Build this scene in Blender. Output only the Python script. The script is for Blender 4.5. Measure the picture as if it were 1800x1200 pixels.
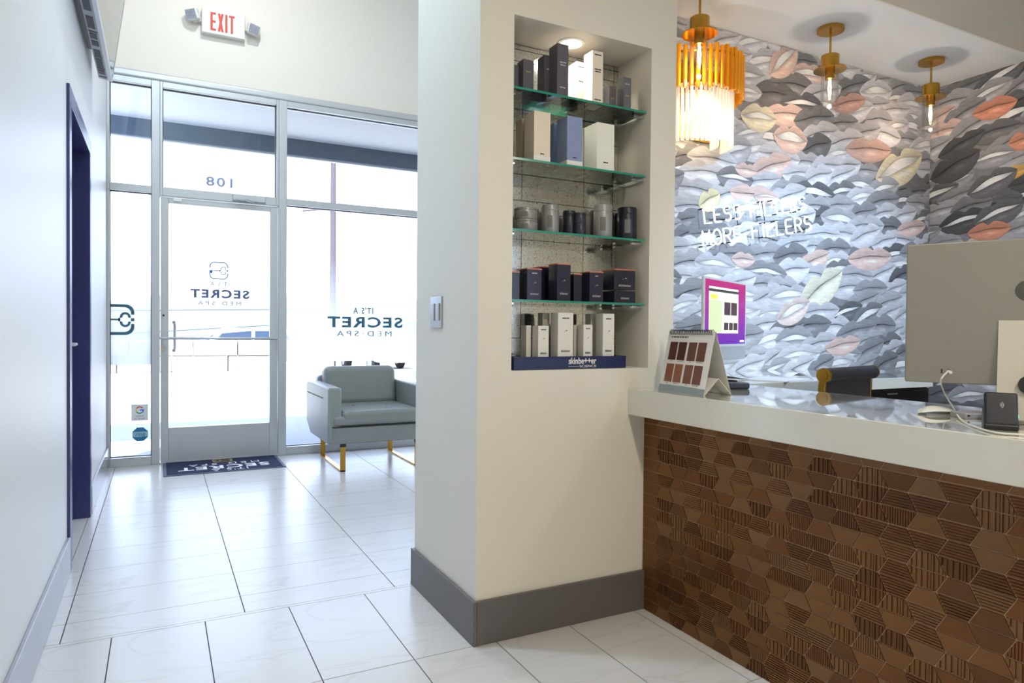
import bpy, bmesh, math, random
from mathutils import Vector, Matrix
random.seed(7)
for o in list(bpy.data.objects): bpy.data.objects.remove(o, do_unlink=True)
SC = bpy.context.scene
COL = SC.collection
PI = math.pi

# ------------------------------------------------------------------ camera
H = 1.10
YAW, PITCH, ROLL, FPX = 0.479071, 0.016350, 0.009179, 1193.65
def cam_axes():
    cy, sy, cp, sp = math.cos(YAW), math.sin(YAW), math.cos(PITCH), math.sin(PITCH)
    fw = Vector((sy*cp, cy*cp, -sp)); r = Vector((cy, -sy, 0)); u = r.cross(fw)
    c, s = math.cos(ROLL), math.sin(ROLL)
    return c*r + s*u, -s*r + c*u, fw
RR, UU, FW = cam_axes()
cd = bpy.data.cameras.new('camera'); cam = bpy.data.objects.new('camera', cd); COL.objects.link(cam)
m = Matrix(((RR.x, UU.x, -FW.x, 0), (RR.y, UU.y, -FW.y, 0), (RR.z, UU.z, -FW.z, H), (0, 0, 0, 1)))
cam.matrix_world = m
cd.sensor_width = 36; cd.sensor_fit = 'HORIZONTAL'; cd.lens = 36*FPX/1800; cd.clip_start = .02; cd.clip_end = 500
SC.camera = cam
def ray(x, y): return FW*FPX + RR*(x-900) - UU*(y-600)
O3 = Vector((0, 0, H))
def fl(x, y, z=0.0): d = ray(x, y); return O3 + d*((z-H)/d.z)
def yp(x, y, Y): d = ray(x, y); return O3 + d*(Y/d.y)
def xp(x, y, X): d = ray(x, y); return O3 + d*(X/d.x)

# ------------------------------------------------------------------ world, sun, exposure
w = bpy.data.worlds.new('sky'); SC.world = w; w.use_nodes = True
bg = w.node_tree.nodes['Background']
bg.inputs[0].default_value = (.61, .73, 1.0, 1); bg.inputs[1].default_value = 3.1
sd = bpy.data.lights.new('sun', 'SUN'); sd.energy = 9.5; sd.angle = .01; sd.color = (.96, .97, 1)
sun = bpy.data.objects.new('sun', sd); COL.objects.link(sun)
sun.rotation_euler = Vector((.28, .42, -1)).to_track_quat('-Z', 'Y').to_euler()
SC.view_settings.view_transform = 'Standard'; SC.view_settings.look = 'None'
SC.view_settings.gamma = 1; SC.view_settings.exposure = 0.70; SC.view_settings.use_curve_mapping = False
try:
    SC.cycles.use_denoising = True; SC.cycles.max_bounces = 8; SC.cycles.diffuse_bounces = 5
    SC.cycles.transparent_max_bounces = 20; SC.cycles.sample_clamp_indirect = 8
    SC.cycles.caustics_reflective = False; SC.cycles.caustics_refractive = False
except Exception: pass

# ------------------------------------------------------------------ helpers
def lin(c): c /= 255.0; return c/12.92 if c <= .04045 else ((c+.055)/1.055)**2.4
def S(r, g, b): return (lin(r), lin(g), lin(b), 1)
MATS = {}
def mat(name, col, rough=.5, metal=0, var=.06, scale=6, bump=0, bscale=60, emit=0, ecol=None, spec=.5, coat=0, mixcol=None, stretch=None):
    if name in MATS: return MATS[name]
    M = bpy.data.materials.new(name); M.use_nodes = True; nt = M.node_tree; N = nt.nodes; L = nt.links
    b = N['Principled BSDF']
    b.inputs['Roughness'].default_value = rough; b.inputs['Metallic'].default_value = metal
    b.inputs['Specular IOR Level'].default_value = spec; b.inputs['Coat Weight'].default_value = coat
    tc = N.new('ShaderNodeTexCoord'); src = tc.outputs['Object']
    if stretch:
        mp = N.new('ShaderNodeMapping'); mp.inputs['Scale'].default_value = stretch; L.new(src, mp.inputs[0]); src = mp.outputs[0]
    nz = N.new('ShaderNodeTexNoise'); nz.inputs['Scale'].default_value = scale; nz.inputs['Detail'].default_value = 5
    L.new(src, nz.inputs['Vector'])
    mx = N.new('ShaderNodeMix'); mx.data_type = 'RGBA'
    d = mixcol or tuple(c*(1-var) for c in col[:3]) + (1,)
    mx.inputs[6].default_value = col; mx.inputs[7].default_value = d
    L.new(nz.outputs[0], mx.inputs[0]); L.new(mx.outputs[2], b.inputs['Base Color'])
    if bump:
        n2 = N.new('ShaderNodeTexNoise'); n2.inputs['Scale'].default_value = bscale; L.new(src, n2.inputs['Vector'])
        bp = N.new('ShaderNodeBump'); bp.inputs['Strength'].default_value = bump; bp.inputs['Distance'].default_value = .01
        L.new(n2.outputs[0], bp.inputs['Height']); L.new(bp.outputs[0], b.inputs['Normal'])
    if emit:
        b.inputs['Emission Color'].default_value = ecol or col; b.inputs['Emission Strength'].default_value = emit
    MATS[name] = M
    return M
def glass_mat(name, tint=(1, 1, 1, 1), refl=.08, rough=.0, milk=0.0, milkcol=(1, 1, 1, 1)):
    """thin architectural glass: tinted see-through plus a mirror share that grows at grazing angles"""
    M = bpy.data.materials.new(name); M.use_nodes = True; nt = M.node_tree; N = nt.nodes; L = nt.links
    N.remove(N['Principled BSDF']); out = N['Material Output']
    t = N.new('ShaderNodeBsdfTransparent'); t.inputs[0].default_value = tint
    g = N.new('ShaderNodeBsdfGlossy'); g.inputs['Roughness'].default_value = rough
    fr = N.new('ShaderNodeFresnel'); fr.inputs[0].default_value = 1.45
    mm = N.new('ShaderNodeMath'); mm.operation = 'MULTIPLY'; mm.inputs[1].default_value = refl/.04; L.new(fr.outputs[0], mm.inputs[0])
    mm.use_clamp = True
    mx = N.new('ShaderNodeMixShader'); L.new(mm.outputs[0], mx.inputs[0]); L.new(t.outputs[0], mx.inputs[1]); L.new(g.outputs[0], mx.inputs[2])
    L.new(mx.outputs[0], out.inputs[0]); MATS[name] = M
    return M
def film_mat(name, z0, z1):
    """frosted film printed with a fade: milky below, clear towards the top"""
    M = bpy.data.materials.new(name); M.use_nodes = True; nt = M.node_tree; N = nt.nodes; L = nt.links
    N.remove(N['Principled BSDF']); out = N['Material Output']
    t = N.new('ShaderNodeBsdfTransparent'); tr = N.new('ShaderNodeBsdfTranslucent'); di = N.new('ShaderNodeBsdfDiffuse')
    tr.inputs[0].default_value = (.90, .95, 1, 1); di.inputs[0].default_value = (.85, .9, .95, 1)
    a = N.new('ShaderNodeMixShader'); a.inputs[0].default_value = .25; L.new(tr.outputs[0], a.inputs[1]); L.new(di.outputs[0], a.inputs[2])
    tc = N.new('ShaderNodeTexCoord'); sp = N.new('ShaderNodeSeparateXYZ'); L.new(tc.outputs['Object'], sp.inputs[0])
    mr = N.new('ShaderNodeMapRange'); mr.inputs[1].default_value = z0; mr.inputs[2].default_value = z1; mr.inputs[3].default_value = .97; mr.inputs[4].default_value = 0
    L.new(sp.outputs[2], mr.inputs[0])
    mx = N.new('ShaderNodeMixShader'); L.new(mr.outputs[0], mx.inputs[0]); L.new(t.outputs[0], mx.inputs[1]); L.new(a.outputs[0], mx.inputs[2])
    L.new(mx.outputs[0], out.inputs[0]); MATS[name] = M
    return M

class MB:
    def __init__(s): s.v = []; s.f = []; s.mi = []
    def add(s, vs, fs, mi=0):
        n = len(s.v); s.v += [tuple(v) for v in vs]; s.f += [tuple(i+n for i in f) for f in fs]; s.mi += [mi]*len(fs); return s
    def box(s, x0, x1, y0, y1, z0, z1, mi=0):
        if x0 > x1: x0, x1 = x1, x0
        if y0 > y1: y0, y1 = y1, y0
        if z0 > z1: z0, z1 = z1, z0
        v = [(x0,y0,z0),(x1,y0,z0),(x1,y1,z0),(x0,y1,z0),(x0,y0,z1),(x1,y0,z1),(x1,y1,z1),(x0,y1,z1)]
        return s.add(v, [(0,3,2,1),(4,5,6,7),(0,1,5,4),(1,2,6,5),(2,3,7,6),(3,0,4,7)], mi)
    def prism(s, poly, a, b, axis='y', mi=0):
        n = len(poly)
        def P(p, t): return {'y': (p[0], t, p[1]), 'x': (t, p[0], p[1]), 'z': (p[0], p[1], t)}[axis]
        v = [P(p, a) for p in poly] + [P(p, b) for p in poly]
        f = [tuple(range(n)), tuple(range(2*n-1, n-1, -1))] + [(i, i+n, (i+1) % n + n, (i+1) % n) for i in range(n)]
        return s.add(v, f, mi)
    def ring(s, outer, inner, a, b, axis='y', closed=True, mi=0):
        n = len(outer)
        for i in range(n if closed else n-1):
            j = (i+1) % n; s.prism([outer[i], outer[j], inner[j], inner[i]], a, b, axis, mi)
        return s
    def cyl(s, c, r, h, seg=20, axis='z', r2=None, mi=0):
        r2 = r if r2 is None else r2; v = []
        for t, rr in ((0, r), (h, r2)):
            for i in range(seg):
                a = 2*PI*i/seg; p = (rr*math.cos(a), rr*math.sin(a))
                v.append({'z': (c[0]+p[0], c[1]+p[1], c[2]+t), 'y': (c[0]+p[0], c[1]+t, c[2]+p[1]), 'x': (c[0]+t, c[1]+p[0], c[2]+p[1])}[axis])
        f = [tuple(range(seg-1, -1, -1)), tuple(range(seg, 2*seg))] + [(i, (i+1) % seg, (i+1) % seg+seg, i+seg) for i in range(seg)]
        return s.add(v, f, mi)
    def lathe(s, c, prof, seg=24, mi=0, a0=0, a1=2*PI):
        full = abs(a1-a0-2*PI) < 1e-6; n = seg if full else seg+1; v = []
        for r, z in prof:
            for i in range(n):
                a = a0+(a1-a0)*i/seg; v.append((c[0]+r*math.cos(a), c[1]+r*math.sin(a), c[2]+z))
        f = []
        for k in range(len(prof)-1):
            for i in range(seg):
                j = (i+1) % n if full else i+1
                f.append((k*n+i, k*n+j, (k+1)*n+j, (k+1)*n+i))
        return s.add(v, f, mi)
    def tube(s, pts, r, seg=8, mi=0, cap=True, closed=False):
        pts = [Vector(p) for p in pts]; n = len(pts); v = []; prev = None
        for i, p in enumerate(pts):
            if closed: t = pts[(i+1) % n]-pts[i-1]
            else: t = pts[min(i+1, n-1)]-pts[max(i-1, 0)]
            t.normalize()
            if prev is None:
                up = Vector((0, 0, 1)) if abs(t.z) < .9 else Vector((1, 0, 0)); a = t.cross(up).normalized()
            else: a = (prev - t*prev.dot(t)).normalized()
            prev = a; b = t.cross(a)
            for k in range(seg):
                an = 2*PI*k/seg; v.append(p + a*(r*math.cos(an)) + b*(r*math.sin(an)))
        f = []
        for i in range(n if closed else n-1):
            j = (i+1) % n
            f += [(i*seg+k, i*seg+(k+1) % seg, j*seg+(k+1) % seg, j*seg+k) for k in range(seg)]
        if cap and not closed: f += [tuple(range(seg-1, -1, -1)), tuple(range((n-1)*seg, n*seg))]
        return s.add(v, f, mi)
    def build(s, name, mats, parent=None, smooth=False, bevel=0, bseg=2, sub=0, loc=None, rot=None):
        me = bpy.data.meshes.new(name); me.from_pydata(s.v, [], s.f)
        for mm in (mats if isinstance(mats, (list, tuple)) else [mats]): me.materials.append(mm)
        me.polygons.foreach_set('material_index', s.mi)
        bm = bmesh.new(); bm.from_mesh(me); bmesh.ops.recalc_face_normals(bm, faces=bm.faces); bm.to_mesh(me); bm.free()
        if smooth:
            me.polygons.foreach_set('use_smooth', [True]*len(me.polygons))
        o = bpy.data.objects.new(name, me); COL.objects.link(o)
        if bevel:
            bv = o.modifiers.new('bevel', 'BEVEL'); bv.width = bevel; bv.segments = bseg; bv.limit_method = 'ANGLE'; bv.angle_limit = .6
            me.polygons.foreach_set('use_smooth', [True]*len(me.polygons))
            try: bv.harden_normals = True
            except Exception: pass
        elif smooth:
            try: me.set_sharp_from_angle(angle=.7)
            except Exception: pass
        if sub:
            sb = o.modifiers.new('sub', 'SUBSURF'); sb.levels = sub; sb.render_levels = sub
        if parent: o.parent = parent
        if loc: o.location = loc
        if rot: o.rotation_euler = rot
        return o
def tag(o, label, cat, group=None, kind=None):
    o['label'] = label; o['category'] = cat
    if group: o['group'] = group
    if kind: o['kind'] = kind
    return o
def struct(o, label, cat='wall'): return tag(o, label, cat, kind='structure')
def thing(name, label, cat, loc=(0, 0, 0), rz=0, group=None, kind=None):
    o = bpy.data.objects.new(name, None); COL.objects.link(o); o.location = loc; o.rotation_euler = (0, 0, rz); o.empty_display_size = .1
    return tag(o, label, cat, group, kind)
AX = {'front': ((1,0,0),(0,0,1)), 'back': ((-1,0,0),(0,0,1)), 'left': ((0,-1,0),(0,0,1)), 'right': ((0,1,0),(0,0,1)), 'mat': ((-1,0,0),(0,-1,0))}
def text(s, size, org, face, mt, parent, name='lettering', align='CENTER', space=1.0, width=None, ext=.0004, offset=0.0, inv=None, xs=1.0):
    """flat printed lettering; face says which way it reads. org in the parent's space."""
    cu = bpy.data.curves.new('t', 'FONT'); cu.body = s; cu.size = size; cu.align_x = align; cu.align_y = 'CENTER'
    cu.space_character = space; cu.extrude = ext; cu.resolution_u = 3; cu.offset = offset
    ob = bpy.data.objects.new('t', cu); COL.objects.link(ob)
    dg = bpy.context.evaluated_depsgraph_get(); dg.update()
    me = bpy.data.meshes.new_from_object(ob.evaluated_get(dg)); bpy.data.objects.remove(ob, do_unlink=True)
    X, Y = Vector(AX[face][0]) if isinstance(face, str) else Vector(face[0]), Vector(AX[face][1]) if isinstance(face, str) else Vector(face[1])
    Z = X.cross(Y); k = 1.0
    if width:
        xsv = [v.co.x for v in me.vertices]; k = width/(max(xsv)-min(xsv))
    M = Matrix(((X.x*k*xs, Y.x, Z.x, org[0]), (X.y*k*xs, Y.y, Z.y, org[1]), (X.z*k*xs, Y.z, Z.z, org[2]), (0, 0, 0, 1)))
    me.transform(M); me.materials.clear(); me.materials.append(mt); me.name = name
    o = bpy.data.objects.new(name, me); COL.objects.link(o); o.parent = parent
    return o
def rrect(cx, cz, w, h, r, n=6):
    p = []
    for (sx, sz, a0) in ((1, 1, 0), (-1, 1, PI/2), (-1, -1, PI), (1, -1, 1.5*PI)):
        for i in range(n+1):
            a = a0+PI/2*i/n; p.append((cx+sx*(w/2-r)+r*math.cos(a), cz+sz*(h/2-r)+r*math.sin(a)))
    return p

# ------------------------------------------------------------------ materials
M_wall = mat('wall_paint', S(229, 225, 213), .55, var=.02, scale=3, bump=.03, bscale=250)
M_wleft = mat('satin_wall_paint', S(228, 229, 230), .42, var=.015, scale=2, bump=.01, bscale=250)
M_ceil = mat('ceiling_paint', S(240, 240, 238), .8, var=.02, scale=2, bump=.02, bscale=200)
M_base = mat('grey_baseboard', S(104, 100, 99), .42, var=.05, scale=8)
M_alu = mat('clear_aluminium', S(196, 200, 202), .38, .35, var=.04, scale=20, stretch=(1, 1, .05))
M_aludk = mat('dark_gasket', S(28, 30, 34), .6)
M_glass = glass_mat('clear_glass', (.97, .985, .985, 1), .05)
M_navy = mat('navy_paint', S(58, 62, 112), .3, var=.1, scale=4)
M_chrome = mat('chrome', S(205, 207, 210), .15, 1, var=.05)
M_brass = mat('brushed_brass', S(196, 152, 66), .24, 1, var=.12, scale=30)
M_black = mat('black_plastic', S(16, 16, 18), .35, var=.1)
M_white = mat('white_plastic', S(232, 232, 228), .35, var=.03)
M_quartz = mat('white_quartz', S(214, 214, 205), .035, var=.02, scale=30, spec=.85, coat=1)
M_print = mat('print_ink', S(30, 30, 34), .5)
M_teal = mat('teal_vinyl', S(60, 108, 128), .5)
M_bluev = mat('pale_blue_vinyl', S(84, 104, 150), .5)
M_bluev2 = mat('faint_blue_vinyl', S(150, 165, 195), .5)
M_whitep = mat('white_ink', S(240, 240, 238), .5)
M_goldp = mat('gold_ink', S(190, 165, 80), .5)
# ------------------------------------------------------------------ the room: floor with its tiles
XL, YSF, YPIL, XP, YB, XR, YW = -.363, 6.17, 2.145, .98, 2.78, 4.768, 2.883
YREAR = -2.6
M_grout = mat('grout', S(66, 64, 68), .8, var=.1)
def marble(name, seed):
    M = bpy.data.materials.new(name); M.use_nodes = True; nt = M.node_tree; N = nt.nodes; L = nt.links; b = N['Principled BSDF']
    tc = N.new('ShaderNodeTexCoord'); mp = N.new('ShaderNodeMapping'); mp.inputs['Location'].default_value = (seed*3.1, seed*1.7, 0)
    mp.inputs['Rotation'].default_value = (0, 0, .5+seed*.7); mp.inputs['Scale'].default_value = (1.2, 3.2, 1)
    L.new(tc.outputs['Object'], mp.inputs[0])
    nz = N.new('ShaderNodeTexNoise'); nz.inputs['Scale'].default_value = .9; nz.inputs['Detail'].default_value = 6; nz.inputs['Distortion'].default_value = 1.4
    L.new(mp.outputs[0], nz.inputs['Vector'])
    cr = N.new('ShaderNodeValToRGB'); e = cr.color_ramp.elements
    e[0].position = .0; e[0].color = (0, 0, 0, 1); e[1].position = 1; e[1].color = (0, 0, 0, 1)
    for p, v in ((.48, 0), (.5, .34), (.52, 0)):
        q = cr.color_ramp.elements.new(p); q.color = (v, v, v, 1)
    L.new(nz.outputs[0], cr.inputs[0])
    n2 = N.new('ShaderNodeTexNoise'); n2.inputs['Scale'].default_value = 1.3; L.new(mp.outputs[0], n2.inputs['Vector'])
    ml = N.new('ShaderNodeMath'); ml.operation = 'MULTIPLY'; L.new(cr.outputs[0], ml.inputs[0]); L.new(n2.outputs[0], ml.inputs[1])
    mx = N.new('ShaderNodeMix'); mx.data_type = 'RGBA'; mx.inputs[6].default_value = S(203, 201, 200); mx.inputs[7].default_value = S(150, 146, 142)
    L.new(ml.outputs[0], mx.inputs[0]); L.new(mx.outputs[2], b.inputs['Base Color'])
    b.inputs['Roughness'].default_value = .24; b.inputs['Specular IOR Level'].default_value = .45
    return M
M_tiles = [marble('marble_tile_%d' % i, i) for i in range(5)]
floor = MB().box(XL-.2, XR+.1, YREAR-.1, YSF+.12, -.12, -.004).build('floor', M_grout)
struct(floor, 'pale marble-look tile floor with thin dark joints', 'floor')
tcache = {}
def tile(x0, x1, y0, y1, g=.0012, gx=.0019):
    w, d = round(x1-x0, 3), round(y1-y0, 3)
    k = (w, d, random.randrange(5), g)
    if k not in tcache:
        o = MB().box(-w/2+gx, w/2-gx, -d/2+g, d/2-g, -.01, 0).build('tile', M_tiles[k[2]], floor); tcache[k] = o.data
    else:
        o = bpy.data.objects.new('tile', tcache[k]); COL.objects.link(o); o.parent = floor
    o.location = ((x0+x1)/2, (y0+y1)/2, 0)
xs = [XL, -.306, .295, .894, 1.53, 2.13, 2.73, 3.33, 3.93, 4.53, XR]
ys = [2.788, 2.965, 3.268, 3.578, 3.89, 4.206, 4.518, 4.838, 5.155, 5.485, 5.80, YSF-.03]
for i in range(len(xs)-1):
    for j in range(len(ys)-1):
        tile(xs[i], xs[i+1], ys[j], ys[j+1])
for i in range(6): tile(XL+i*.3 if i else XL, min(XL+(i+1)*.3, 1.2), 2.768, 2.788, .001, .0)
tile(XL-.16, XL, 3.65, 4.57, .001, .001)
xs = [XL]+[-.149+.3016*k for k in range(17)]; xs = [x for x in xs if x < XR]+[XR]
ys = [2.768, 2.139, 1.535, .93, .325, -.28, -.885, -1.49, YREAR]
for i in range(len(xs)-1):
    for j in range(len(ys)-1):
        tile(xs[i], xs[i+1], ys[j+1], ys[j], .0018, .002)

# ------------------------------------------------------------------ walls, ceilings
DY0, DY1, DZ = 3.62, 4.60, 2.12
wl = MB().box(XL-.16, XL, YREAR, DY0, 0, 4.6).box(XL-.16, XL, DY1, YSF+.1, 0, 4.6).box(XL-.16, XL, DY0, DY1, DZ, 4.6)
struct(wl.build('wall_left', M_wleft), 'long satin white wall along the left side of the hallway')
ws = MB().box(XL, XR+.1, YSF-.02, YSF+.14, 3.09, 4.6)
struct(ws.build('wall_front', M_wall), 'cream wall above the shop-front glazing carrying the exit sign')
tr = MB().box(XL, XR, YSF-.05, YSF+.02, 3.055, 3.12)
struct(tr.build('trim_1', M_alu, bevel=.02, bseg=3), 'rounded pale trim running along the top of the shop-front', 'trim')
NX0, NX1, NZ0, NZ1, NYB = 1.112, 1.724, .956, 2.216, 2.366
wp = MB().box(XP, NX0, YPIL, YB, 0, 4.6).box(NX1, 1.85, YPIL, YB, 0, 4.6).box(NX0, NX1, YPIL, YB, 0, NZ0).box(NX0, NX1, YPIL, YB, NZ1, 4.6).box(NX0, NX1, NYB, YB, NZ0, NZ1)
wp.box(1.16, 1.85, YB, YW+.12, 0, 4.6)
wpil = struct(wp.build('wall_center', M_wall), 'cream wall pier with a recessed lit shelf niche')
bl = MB().box(XL, XL+.014, YREAR, DY0-.06, 0, .165).box(XL, XL+.014, DY1+.06, YSF-.05, 0, .165)
M_basel = mat('grey_baseboard_satin', S(150, 150, 158), .18, var=.04, scale=8)
struct(bl.build('baseboard_left', M_basel, bevel=.003), 'satin grey baseboard along the left wall', 'baseboard')
b = .014
bc = MB().box(XP-b, XP, YPIL-b, YB+b, 0, .155).box(XP, 1.712, YPIL-b, YPIL, 0, .155).box(XP, 1.16, YB, YB+b, 0, .155)
struct(bc.build('baseboard_center', M_base, bevel=.002), 'dark grey baseboard wrapping the cream pier', 'baseboard')
hd = MB().box(XL, XP, YPIL-.12, YPIL, 2.727, 4.6).box(1.85, XR, YPIL, YPIL+.012, 2.727, 4.6)
struct(hd.build('wall_header', M_wall), 'cream bulkhead closing the step between low and high ceilings')
struct(MB().box(XL, XR, YREAR, YPIL-.12, 2.727, 2.85).box(XP, XR, YPIL-.12, YPIL, 2.727, 2.85).build('ceiling_lobby', mat('lobby_ceiling_paint', S(196, 188, 170), .8, var=.03, scale=3)), 'low beige ceiling over the lobby in front of the pier', 'ceiling')
struct(MB().box(1.85, XR, YPIL+.012, YW, 2.808, 2.9).build('ceiling_reception', M_ceil), 'low white ceiling of the reception alcove with pendants', 'ceiling')
struct(MB().box(XL-.16, XR+.1, YREAR-.1, YSF+.14, 4.6, 4.7).build('ceiling', M_ceil), 'high white ceiling of the hallway', 'ceiling')
WX0, WX1, WZ0, WZ1 = 2.35, 3.8, .35, 2.6
struct(MB().box(XL-.16, WX0, YREAR-.1, YREAR, 0, 4.6).box(WX1, XR+.1, YREAR-.1, YREAR, 0, 4.6).box(WX0, WX1, YREAR-.1, YREAR, 0, WZ0).box(WX0, WX1, YREAR-.1, YREAR, WZ1, 4.6).build('wall_rear', M_wall), 'cream wall with a tall window behind the viewpoint')
w7 = thing('window_7', 'tall window behind the viewpoint on the staff side', 'window', kind='structure')
for (a, b2, c, d) in ((WX0, WX0+.06, WZ0, WZ1), (WX1-.06, WX1, WZ0, WZ1), (WX0+.06, WX1-.06, WZ0, WZ0+.06), (WX0+.06, WX1-.06, WZ1-.06, WZ1)):
    MB().box(a, b2, YREAR-.09, YREAR-.01, c, d).build('frame', M_aludk, w7)
MB().add([(WX0+.06, YREAR-.05, WZ0+.06), (WX1-.06, YREAR-.05, WZ0+.06), (WX1-.06, YREAR-.05, WZ1-.06), (WX0+.06, YREAR-.05, WZ1-.06)], [(0, 1, 2, 3)]).build('pane', M_glass, w7)
wright = struct(MB().box(XR, XR+.1, YREAR, YSF+.1, 0, 4.6).build('wall_right', M_wall), 'right reception wall papered with overlapping lips')
wback = struct(MB().box(1.85, XR, YW, YW+.12, 0, 4.6).build('wall_back', M_wall), 'reception back wall papered with overlapping grey and peach lips')

# ------------------------------------------------------------------ wallpaper print: overlapping lips
M_lips = bpy.data.materials.new('lip_wallpaper_print'); M_lips.use_nodes = True
_n = M_lips.node_tree; _a = _n.nodes.new('ShaderNodeVertexColor'); _a.layer_name = 'ink'; _b = _n.nodes['Principled BSDF']
_nz = _n.nodes.new('ShaderNodeTexNoise'); _nz.inputs['Scale'].default_value = 42; _nz.inputs['Detail'].default_value = 6
_mr = _n.nodes.new('ShaderNodeMapRange'); _mr.inputs[1].default_value = .3; _mr.inputs[2].default_value = .7; _mr.inputs[3].default_value = .84; _mr.inputs[4].default_value = 1.1
_mx = _n.nodes.new('ShaderNodeMix'); _mx.data_type = 'RGBA'; _mx.blend_type = 'MULTIPLY'; _mx.inputs[0].default_value = 1
_n.links.new(_nz.outputs[0], _mr.inputs[0]); _n.links.new(_a.outputs[0], _mx.inputs[6]); _n.links.new(_mr.outputs[0], _mx.inputs[7])
_n.links.new(_mx.outputs[2], _b.inputs['Base Color']); _b.inputs['Roughness'].default_value = .6
class Paper:
    def __init__(s): s.v = []; s.f = []; s.c = []
    def quad(s, pts, cols):
        n = len(s.v); s.v += pts; s.c += cols; s.f.append(tuple(range(n, n+len(pts))))
    def lips(s, cx, cz, w, h, tilt, col, openn, lay, P, lim, seed):
        rnd = random.Random(seed); n = 18; jit = rnd.uniform(0, .0003)
        ct, st = math.cos(tilt), math.sin(tilt); bow = rnd.uniform(.2, .38); skew = rnd.uniform(-.15, .15)
        def pt(a, bb):
            x, z = cx+a*ct-bb*st, cz+a*st+bb*ct
            x = min(max(x, lim[0]), lim[1]); z = min(max(z, lim[2]), lim[3])
            return P(x, z, max(.0005, .0032+jit+lay*.0004+.02*(z-cz)))
        us = [-1+2*i/n for i in range(n+1)]
        def prof(u):
            k = max(0, 1-u*u)
            up = .46*h*(k**.85)*(1-bow*math.exp(-((u-skew)/.16)**2)*1.3)
            lo = -.56*h*(k**.68)
            mid = .05*h*math.cos(u*3.2)*k - .02*h*u*u
            op = openn*h*.16*max(0, k-.25)
            return up, mid+op, mid-op*1.1, lo
        def shade(f): return tuple(min(1, max(0, c*f)) for c in col[:3])+(1,)
        rows_u = [(0, .55), (.2, .84), (.6, .92), (.9, .98), (1, .9)]
        rows_l = [(0, .62), (.15, .98), (.36, 1.08), (.55, 1.16), (.78, 1.04), (.93, .94), (1, .78)]
        g = []
        for u in us:
            up, mu, ml, lo = prof(u); a = u*w/2
            hl = 1+.55*math.exp(-((u-.1)/.22)**2)+(.12 if int((u+1)*9) % 2 else 0)
            colm = [(a, mu+(up-mu)*t, shade(f)) for t, f in reversed(rows_u)]
            k = max(0, 1-u*u)
            tooth = (.9*k+.1,)*2+(.86*k+.1, 1) if openn else shade(.42)
            colm += [(a, mu-.02*h*k, tooth if openn else shade(.42)), (a, ml+.012*h*k, tooth if openn else shade(.42))]
            colm += [(a, ml+(lo-ml)*t, shade(f*(hl if .3 < t < .5 else 1))) for t, f in rows_l]
            g.append(colm)
        base = len(s.v); m_ = len(g[0])
        for colm in g:
            for a, bb, c in colm: s.v.append(pt(a, bb)); s.c.append(c)
        for i in range(n):
            for k in range(m_-1):
                s.f.append((base+i*m_+k, base+(i+1)*m_+k, base+(i+1)*m_+k+1, base+i*m_+k+1))
    def build(s, name, parent):
        me = bpy.data.meshes.new(name); me.from_pydata(s.v, [], s.f); at = me.color_attributes.new('ink', 'FLOAT_COLOR', 'POINT')
        at.data.foreach_set('color', [x for c in s.c for x in c]); me.materials.append(M_lips)
        me.polygons.foreach_set('use_smooth', [True]*len(me.polygons))
        o = bpy.data.objects.new(name, me); COL.objects.link(o); o.parent = parent; o['label'] = 'wallpaper of overlapping grey, peach and yellow lips'; return o
GREYS = [S(g, g, g+3) for g in (84, 110, 136, 158, 174, 186, 196, 206, 214, 222)]
PEACH, CORAL, YEL = S(230, 202, 190), S(218, 150, 122), S(236, 228, 198)
def fill(pp, P, lim, dark, seed, skip):
    rnd = random.Random(seed); rz = .088; r = 0; z = lim[3]+.05
    pp.quad([P(lim[0], lim[2], .0003), P(lim[1], lim[2], .0003), P(lim[1], lim[3], .0003), P(lim[0], lim[3], .0003)], [S(140, 140, 144)]*4)
    while z > lim[2]-.12:
        x = lim[0]-.1+(r % 2)*.12+rnd.uniform(-.04, .04); c = 0
        while x < lim[1]+.15:
            wv = rnd.uniform(.27, .41); hv = rnd.uniform(.13, .18)
            if not any(abs(x-sx) < sw*.42 and abs(z-sz) < sh*.42 for sx, sz, sw, sh in skip):
                g = rnd.random()
                i = min(9, int(g*10*(.62 if dark else .95)+(0 if dark else 1.7)))
                col = GREYS[i]
                t = rnd.random()
                if t > .97: col = PEACH
                pp.lips(x, z+rnd.uniform(-.02, .02), wv, hv, rnd.uniform(-.05, .42), col, rnd.choice([0, 0, 0, 0, .7, 1]), c % 3, P, lim, rnd.random())
            x += wv*.62; c += 1
        z -= rz*rnd.uniform(.9, 1.1); r += 1
PB = lambda x, z, d: (x, YW-d, z)
PRt = lambda x, z, d: (XR-d, -x, z)
limB = (1.86, XR-.005, .02, 2.802); limR = (-YW+.004, -.9, .02, 2.80)
keysB = [(1375,105,62,52,.75,PEACH,1),(1332,205,62,50,.05,YEL,.8),(1388,242,58,52,.0,PEACH,1.2),(1525,262,78,44,.1,S(214,178,166),0),
 (1578,292,84,62,.42,YEL,1.2),(1310,298,38,26,.0,PEACH,0),(1345,345,42,26,.05,S(222,196,186),.5),(1527,452,76,42,.1,PEACH,0),(1440,505,84,60,.55,S(236,232,208),0),
 (1392,545,60,44,.4,S(230,212,204),1.1),(1480,605,60,34,.15,PEACH,0),(1305,455,40,28,0,S(226,200,190),0),(1245,350,40,40,.5,S(230,222,180),0),(1232,228,40,30,0,YEL,0),
 (1265,190,44,40,.6,S(206,160,150),0),(1490,180,60,34,.3,S(212,170,156),0),(1312,160,50,34,.05,GREYS[7],.8),(1600,400,50,30,.2,PEACH,0)]
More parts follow.
